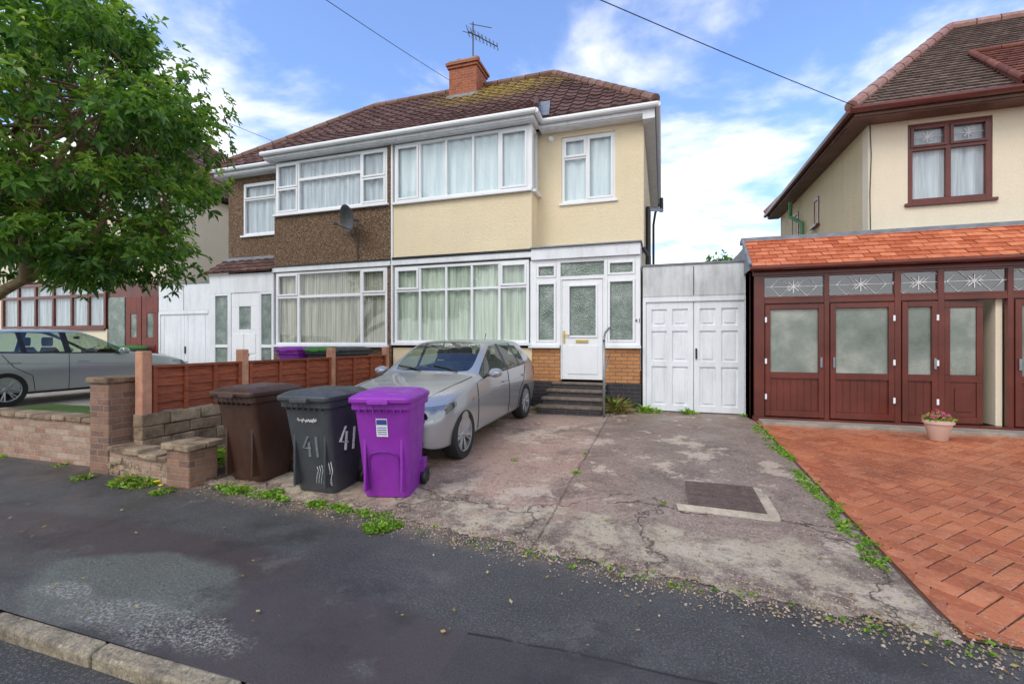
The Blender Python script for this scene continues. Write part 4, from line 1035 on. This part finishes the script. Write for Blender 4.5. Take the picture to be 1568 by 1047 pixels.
    for y0 in(.45,-.15):
        hs=[hit((L/2-s*ls,y,2),(0,0,-1),.012) for s,y in((1.43,y0),(1.50,y0-.2),(1.55,y0-.45))]; hs=[q for q in hs if q]
        if len(hs)>1: det.tube(hs,.009,4,0)
    hs=[hit((L/2-3.6*ls,0,2),(0,0,-1),.0)]
    if hs[0]: det.tube([hs[0],hs[0]+Vector((-.07,0,.12))],.008,6,0)
    do=det.done(smooth=False)
    bm=bmesh.new(); bm.from_mesh(do.data); bmesh.ops.recalc_face_normals(bm,faces=bm.faces); bm.to_mesh(do.data); bm.free()
    do.data.polygons.foreach_set('use_smooth',[True]*len(do.data.polygons)); do.data.set_sharp_from_angle(angle=math.radians(40))
    wh=Part('wheels',E,[RUB,RIM,TRIM],T)
    for axx in axs:
        for sy in(-1,1):
            c=(axx,sy*.775,.315)
            o_=sy
            prof=[(.21,-.095*o_),(.30,-.10*o_),(.315,-.07*o_),(.318,0),(.315,.07*o_),(.30,.098*o_),(.225,.092*o_),(.218,.075*o_),(.215,.02*o_)]
            wh.lathe(c,prof,40,'Y',0,caps=False)
            wh.lathe(c,[(.220,.095*o_),(.208,.092*o_),(.205,.02*o_),(.20,-.05*o_)],40,'Y',1,caps=False)
            wh.lathe(c,[(.001,.0),(.20,.0),(.20,-.06*o_)],32,'Y',2,caps=False)
            wh.lathe(c,[(.001,.082*o_),(.035,.080*o_),(.055,.06*o_),(.055,.0)],20,'Y',1,caps=False)
            for k in range(7):
                a=2*math.pi*k/7
                for da in(-.13,.13):
                    p0=Vector(c)+Vector((math.cos(a)*.045,.064*o_,math.sin(a)*.045)); p1=Vector(c)+Vector((math.cos(a+da)*.208,.080*o_,math.sin(a+da)*.208))
                    wh.tube([p0,p1],[.015,.013],6,1)
    wh.done(smooth=True,auto=40)
    return E
cy=6.78; cx=-3.24
T=Matrix.Translation((cx,cy,gz(0,cy)+.012))@Matrix.Rotation(.0386,4,'X')@Matrix.Rotation(math.radians(-90.5),4,'Z')
car('parked_car',(cx,cy,.14),T,SILVER)
T=Matrix.Translation((-12.2,6.45,.385))@Matrix.Rotation(math.radians(90),4,'Z')
car('parked_car',(-12.2,6.45,.385),T,SILV2,1.05)
# ------------------------------------------------------------------ TREE
TR=empty('garden_tree',(-10.6,4.3,.38))
p=Part('trunk_and_limbs',TR,[BARK])
p.tube([(-10.75,4.3,.3),(-10.7,4.3,.9),(-10.72,4.28,1.5),(-10.45,4.25,2.1),(-9.9,4.25,2.9),(-9.5,4.2,3.8)],[.21,.17,.15,.14,.11,.08],12)
limbs=[[(-10.7,4.28,1.6),(-10.1,4.2,2.05),(-9.43,4.2,2.33),(-8.7,4.15,2.5),(-8.1,4.1,2.66),(-7.4,4.2,2.95),(-6.9,4.2,3.5)],
 [(-10.2,4.25,2.5),(-8.9,4.1,3.1),(-8.3,3.9,3.9),(-8.0,3.9,4.9)],[(-9.8,4.25,3.0),(-8.8,4.7,3.7),(-8.0,4.9,4.4),(-7.3,4.8,5.1)],
 [(-8.7,4.15,2.5),(-8.0,3.8,2.9),(-7.3,3.6,3.4),(-6.8,3.7,4.2)],[(-9.5,4.2,3.8),(-9.0,4.2,4.8),(-8.6,4.2,5.8)],[(-8.1,4.1,2.66),(-7.5,4.7,2.8),(-6.9,4.9,3.2)]]
for l in limbs: p.tube(l,[.10-.075*i/(len(l)-1) for i in range(len(l))],8)
blobs=[]
random.seed(11)
C0=Vector((-8.15,4.2,4.42)); rad=Vector((2.12,1.75,2.15))
for i in range(160):
    while True:
        d=Vector((U(-1,1),U(-1,1),U(-1,1)))
        if .2<d.length<1: break
    f=d.normalized()*(U(.45,1.0) if i%3==0 else U(.82,1.06))
    c=C0+Vector((f.x*rad.x,f.y*rad.y,f.z*rad.z)); 
    if f.z<-.8: c.z+=.25
    blobs.append((c,U(.22,.54)))
for c,r in blobs:
    if R()<.6:
        l=random.choice(limbs); s0=Vector(l[len(l)//2+ (1 if R()<.5 else 0)]); mid=s0.lerp(c,.5)+Vector((U(-.15,.15),U(-.15,.15),U(0,.2)))
        p.tube([s0,mid,c],[.028,.018,.008],5)
p.done(smooth=True)
p=Part('foliage',TR,[LEAF])
for c,r in blobs:
    br=U(-.26,.16)
    for k in range(int(50*(r/.45)**1.6)):
        n=Vector((U(-1,1),U(-1,1),U(-.9,1))).normalized(); rr=r*U(.5,1.18); b=c+Vector((n.x,n.y,n.z*.8))*rr
        ax=(n+Vector((.1,-.2,.6))).normalized()
        t1=ax.cross(Vector((U(-1,1),U(-1,1),U(-1,1)))).normalized(); t2=ax.cross(t1)
        m_=random.randint(5,8); a0=U(0,6.28); sz=U(.7,1.25)
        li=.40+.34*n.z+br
        for q in range(m_):
            a=a0+6.283*q/m_+U(-.4,.4); el=U(.05,.95)
            d=(t1*math.cos(a)+t2*math.sin(a))*math.cos(el)+ax*math.sin(el); L_=U(.08,.14)*sz
            sdv=d.cross(ax)
            if sdv.length<.01: continue
            sdv=sdv.normalized()*L_*.2; o2=b+Vector((U(-.02,.02),U(-.02,.02),U(-.02,.02)))
            tip=o2+d*L_+Vector((0,0,-.28*L_)); mid=o2+d*L_*.5
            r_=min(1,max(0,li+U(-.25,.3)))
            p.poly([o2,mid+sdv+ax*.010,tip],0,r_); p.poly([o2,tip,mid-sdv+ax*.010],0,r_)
p.done()
random.seed(5)
# ------------------------------------------------------------------ weeds
def weeds(name,spots,mat=WEED,mat2=None):
    p=Part(name,None,[mat,mat2 or mat])
    for (x,y,z,rad_,n,h) in spots:
        for i in range(n):
            a=U(0,6.283); rr=rad_*math.sqrt(R()); b=Vector((x+rr*math.cos(a),y+rr*math.sin(a),z))
            d=Vector((U(-1,1),U(-1,1),U(.4,1.6))).normalized()*h*U(.4,1.1)*(1.1-.6*rr/rad_)
            s_=d.cross(Vector((U(-1,1),U(-1,1),.2))).normalized()*U(.004,.012)*(1+h*4)
            m_=b+d*.6; t=b+d*1.0+Vector((d.x,d.y,0))*.5-Vector((0,0,h*.1)); k=R(); mi_=1 if (mat2 and R()<.25) else 0
            p.poly([b-s_*.4,b+s_*.4,m_+s_,m_-s_],mi_,k); p.poly([m_-s_,m_+s_,t],mi_,k)
    return p.done()
sp=[]
for i in range(110):
    t=(i+R())/110; y=8.35-t*4.6; x=1.47+U(-.09,.06); dens=mnoise.noise(Vector((y*1.7,0,0)))
    if dens>-.2 : sp.append((x,y,gz(x,y)+.015,U(.02,.08),24,U(.015,.05)))
weeds('border_weeds',sp)
sp=[]
for i in range(170):
    x=U(-4.6,-2.0); y=yf(x)-.0+U(-.08,.06); dens=mnoise.noise(Vector((x*2.2,7,0)))
    if dens>.0: sp.append((x,y,gz(x,y)+.005,U(.02,.07),14,U(.02,.05)))
for (x,y,r,n,h) in((-2.27,3.33,.13,420,.07),(-2.17,3.40,.09,150,.05),(-3.75,3.68,.10,160,.09),(-3.15,3.60,.09,120,.06),(-4.2,3.65,.12,160,.09),(-3.55,3.6,.07,60,.06)): sp.append((x,y,gz(x,y)+.01,r,n,h))
for i in range(130):
    x=U(-1.9,2.4); y=yf(x)+U(-.16,.03)
    if R()<.6: sp.append((x,y,gz(x,y)+.012,U(.01,.035),8,U(.012,.03)))
weeds('pavement_weeds',sp)
sp=[]
for (x,y,r,n,h) in((-5.6,3.50,.13,200,.16),(-5.4,3.55,.16,220,.12),(-6.3,3.5,.12,80,.10),(-4.95,3.45,.12,120,.07),(-7.2,3.75,.1,60,.08),(-8.5,3.75,.1,60,.08)): sp.append((x,y,0.005,r,n,h))
for i in range(18):
    x=U(-5.8,-4.8);y=U(4.0,5.1); sp.append((x,y,gz(x,y)+.1,U(.08,.18),110,U(.08,.22)))
weeds('garden_weeds',sp,WEED,DRYW)
sp=[(-.30,9.15,.22,.16,170,.22),(-.1,9.2,.22,.1,60,.14),(.45,9.22,.22,.10,110,.18),(.55,9.25,.22,.08,60,.12),(1.42,9.2,.22,.08,60,.1),(-2.3,8.85,.22,.15,120,.15),(-1.95,9.0,.3,.1,60,.25)]
weeds('house_base_weeds',sp)
weeds('dry_shrub',[(-.85,9.0,.22,.16,320,.5),(-.75,8.9,.22,.14,160,.3)],DRYW,WEED)
weeds('driveway_weeds',[(-.93,5.2,gz(0,5.2)+.01,.06,60,.04),(-.95,6.0,gz(0,6)+.01,.04,30,.03),(-1.75,5.45,gz(0,5.45)+.01,.05,50,.04),(.0,4.55,.06,.04,40,.02)])
p=Part('leaf_litter',None,[LITTER])
for i in range(620):
    x=U(-6,4); 
    if R()<.55: y=yf(x)+random.gauss(0,.14)
    else: y=U(1.7,8.5)
    if x<-4.6 and y>3.5: continue
    z=gz(x,y)+.022; s_=U(.006,.020) ; a=U(0,6.28); d=Vector((math.cos(a),math.sin(a),U(-.1,.3)))*s_; e=Vector((-math.sin(a),math.cos(a),U(-.1,.3)))*s_*.6; b=Vector((x,y,z))
    p.poly([b-d,b+e,b+d,b-e],0)
p.done()
p=Part('loose_stones',None,[simple('loose_stone',(.42,.33,.26),.9,.4,9,rn=.6)])
for i in range(6500):
    if R()<.7: x=U(-2.4,2.6) if R()<.8 else U(-5,-2); y=yf(x)+random.gauss(-.03,.12)
    else: x=U(-2.3,1.4); y=U(3.4,6.5)
    s_=U(.003,.011); z=gz(x,y)+(.013 if y>yf(x) else .004)
    b=Vector((x,y,z)); t=b+Vector((0,0,s_)); q=[b+Vector((math.cos(a+R())*s_,math.sin(a+R())*s_,U(-.3,.3)*s_)) for a in(0,1.57,3.14,4.71)]
    r=R()
    for k in range(4): p.poly([q[k],q[(k+1)%4],t],0,r)
p.done()
p=Part('dandelion_flowers',None,[simple('yellow_petal',(.8,.6,.03),.6)])
for c in((-5.0,3.42,.12),(-4.93,3.40,.09),(-5.08,3.45,.10)): p.lathe(c,[(.0,0),(.02,0),(.022,.006),(.0,.012)],10)
p.done()
def wire(name,A,B_,sag=.05,ext=0):
    A=Vector(A);B_=Vector(B_); pts=[]
    for i in range(25):
        t=i/24*(1+ext)-ext; q=A.lerp(B_,t)
        q=q-Vector((0,0,sag*4*max(0,t)*(1-max(0,t)))); pts.append(q)
    p=Part(name,None,[BLACK]); p.tube(pts,.0065,6); p.done()
wire('overhead_cable',(-.76,6.06,6.02),(3.2,9.4,5.62),.02,1.5)
wire('overhead_cable',(-5.54,6.61,7.5),(-6.0,12.5,9.35),.02,1.2)
wire('overhead_cable',(-9.6,6.0,6.5),(-11.6,12.9,8.0),.02,.5)
p=Part('distant_trees',None,[LEAF]); 
for (cx_,cy_,cz_,r_) in((2.6,24,4.9,.9),(3.1,24.5,4.6,1.0),(1.8,24,4.2,1.1)):
    for i in range(700):
        n=Vector((U(-1,1),U(-1,1),U(-1,1))).normalized()*r_*U(.5,1.05); b=Vector((cx_,cy_,cz_))+n; d=Vector((U(-1,1),U(-1,1),U(-1,1)))*.13; e=Vector((U(-1,1),U(-1,1),U(-1,1)))*.13
        p.poly([b,b+d,b+d+e,b+e],0,U(0,.5))
    p.tube([(cx_,cy_,-.1),(cx_,cy_,cz_)],[.2,.08],6)
p.done()
# ------------------------------------------------------------------ sky & light
w=bpy.data.worlds.new('World'); scene.world=w; w.use_nodes=True
nt=w.node_tree; nt.nodes.clear(); N_=nt.nodes.new; Lk=nt.links.new
EL=math.radians(48); AZ=math.radians(205)
sky=N_('ShaderNodeTexSky'); sky.sky_type='NISHITA'; sky.sun_disc=False; sky.sun_elevation=EL; sky.sun_rotation=AZ; sky.dust_density=.3; sky.ozone_density=3
out=N_('ShaderNodeOutputWorld'); b1=N_('ShaderNodeBackground'); b2=N_('ShaderNodeBackground'); mx=N_('ShaderNodeMixShader')
vmu=N_('ShaderNodeVectorMath'); vmu.operation='MULTIPLY'; Lk(sky.outputs[0],vmu.inputs[0]); vmu.inputs[1].default_value=(1.45,1.7,2.1)
Lk(vmu.outputs[0],b1.inputs[0]); b1.inputs[1].default_value=.15
b2.inputs[0].default_value=(1.0,.99,.975,1); b2.inputs[1].default_value=1.5
tc=N_('ShaderNodeTexCoord'); sp_=N_('ShaderNodeSeparateXYZ'); Lk(tc.outputs['Generated'],sp_.inputs[0])
def M(op,a,b,cl=False):
    n=N_('ShaderNodeMath'); n.operation=op; n.use_clamp=cl
    for i,v in enumerate((a,b)):
        if isinstance(v,(int,float)): n.inputs[i].default_value=v
        else: Lk(v,n.inputs[i])
    return n.outputs[0]
zz=M('ADD',M('MAXIMUM',sp_.outputs[2],0),.16)
cb=N_('ShaderNodeCombineXYZ'); Lk(M('DIVIDE',sp_.outputs[0],zz),cb.inputs[0]); Lk(M('DIVIDE',sp_.outputs[1],zz),cb.inputs[1])
no=N_('ShaderNodeTexNoise'); no.inputs['Scale'].default_value=1.5; no.inputs['Detail'].default_value=9; no.inputs['Roughness'].default_value=.56; no.inputs['Distortion'].default_value=.25
Lk(cb.outputs[0],no.inputs['Vector'])
hz=M('MULTIPLY',M('SUBTRACT',.60,sp_.outputs[2]),.40)
back_fill=M('MULTIPLY',M('MAXIMUM',M('SUBTRACT',.15,sp_.outputs[1]),0),.35)  # extra cloud added behind the camera, out of view, to light the facades
f=M('ADD',M('ADD',no.outputs[0],hz),back_fill)
mr=N_('ShaderNodeMapRange'); Lk(f,mr.inputs[0]); mr.inputs[1].default_value=.49; mr.inputs[2].default_value=.70; mr.interpolation_type='SMOOTHSTEP'
mr.inputs[3].default_value=.05; mr.inputs[4].default_value=.88
Lk(mr.outputs[0],mx.inputs[0]); Lk(b1.outputs[0],mx.inputs[1]); Lk(b2.outputs[0],mx.inputs[2]); Lk(mx.outputs[0],out.inputs[0])
sl=bpy.data.lights.new('sun','SUN'); sl.energy=1.5; sl.angle=math.radians(25); sl.color=(1,.94,.85)
so=bpy.data.objects.new('sun',sl); COL.objects.link(so)
dirv=Vector((math.sin(AZ)*math.cos(EL),math.cos(AZ)*math.cos(EL),math.sin(EL)))
so.rotation_euler=dirv.to_track_quat('Z','Y').to_euler(); so.location=dirv*50
# ------------------------------------------------------------------ camera
cd=bpy.data.cameras.new('camera'); cd.sensor_width=36; cd.lens=705/1568*36; cd.clip_start=.05; cd.clip_end=2000
co=bpy.data.objects.new('camera',cd); COL.objects.link(co); co.location=(0,0,1.57); co.rotation_euler=(math.radians(90),0,math.radians(18.07))
scene.camera=co
scene.view_settings.view_transform='Standard'; scene.view_settings.look='None'; scene.view_settings.exposure=0
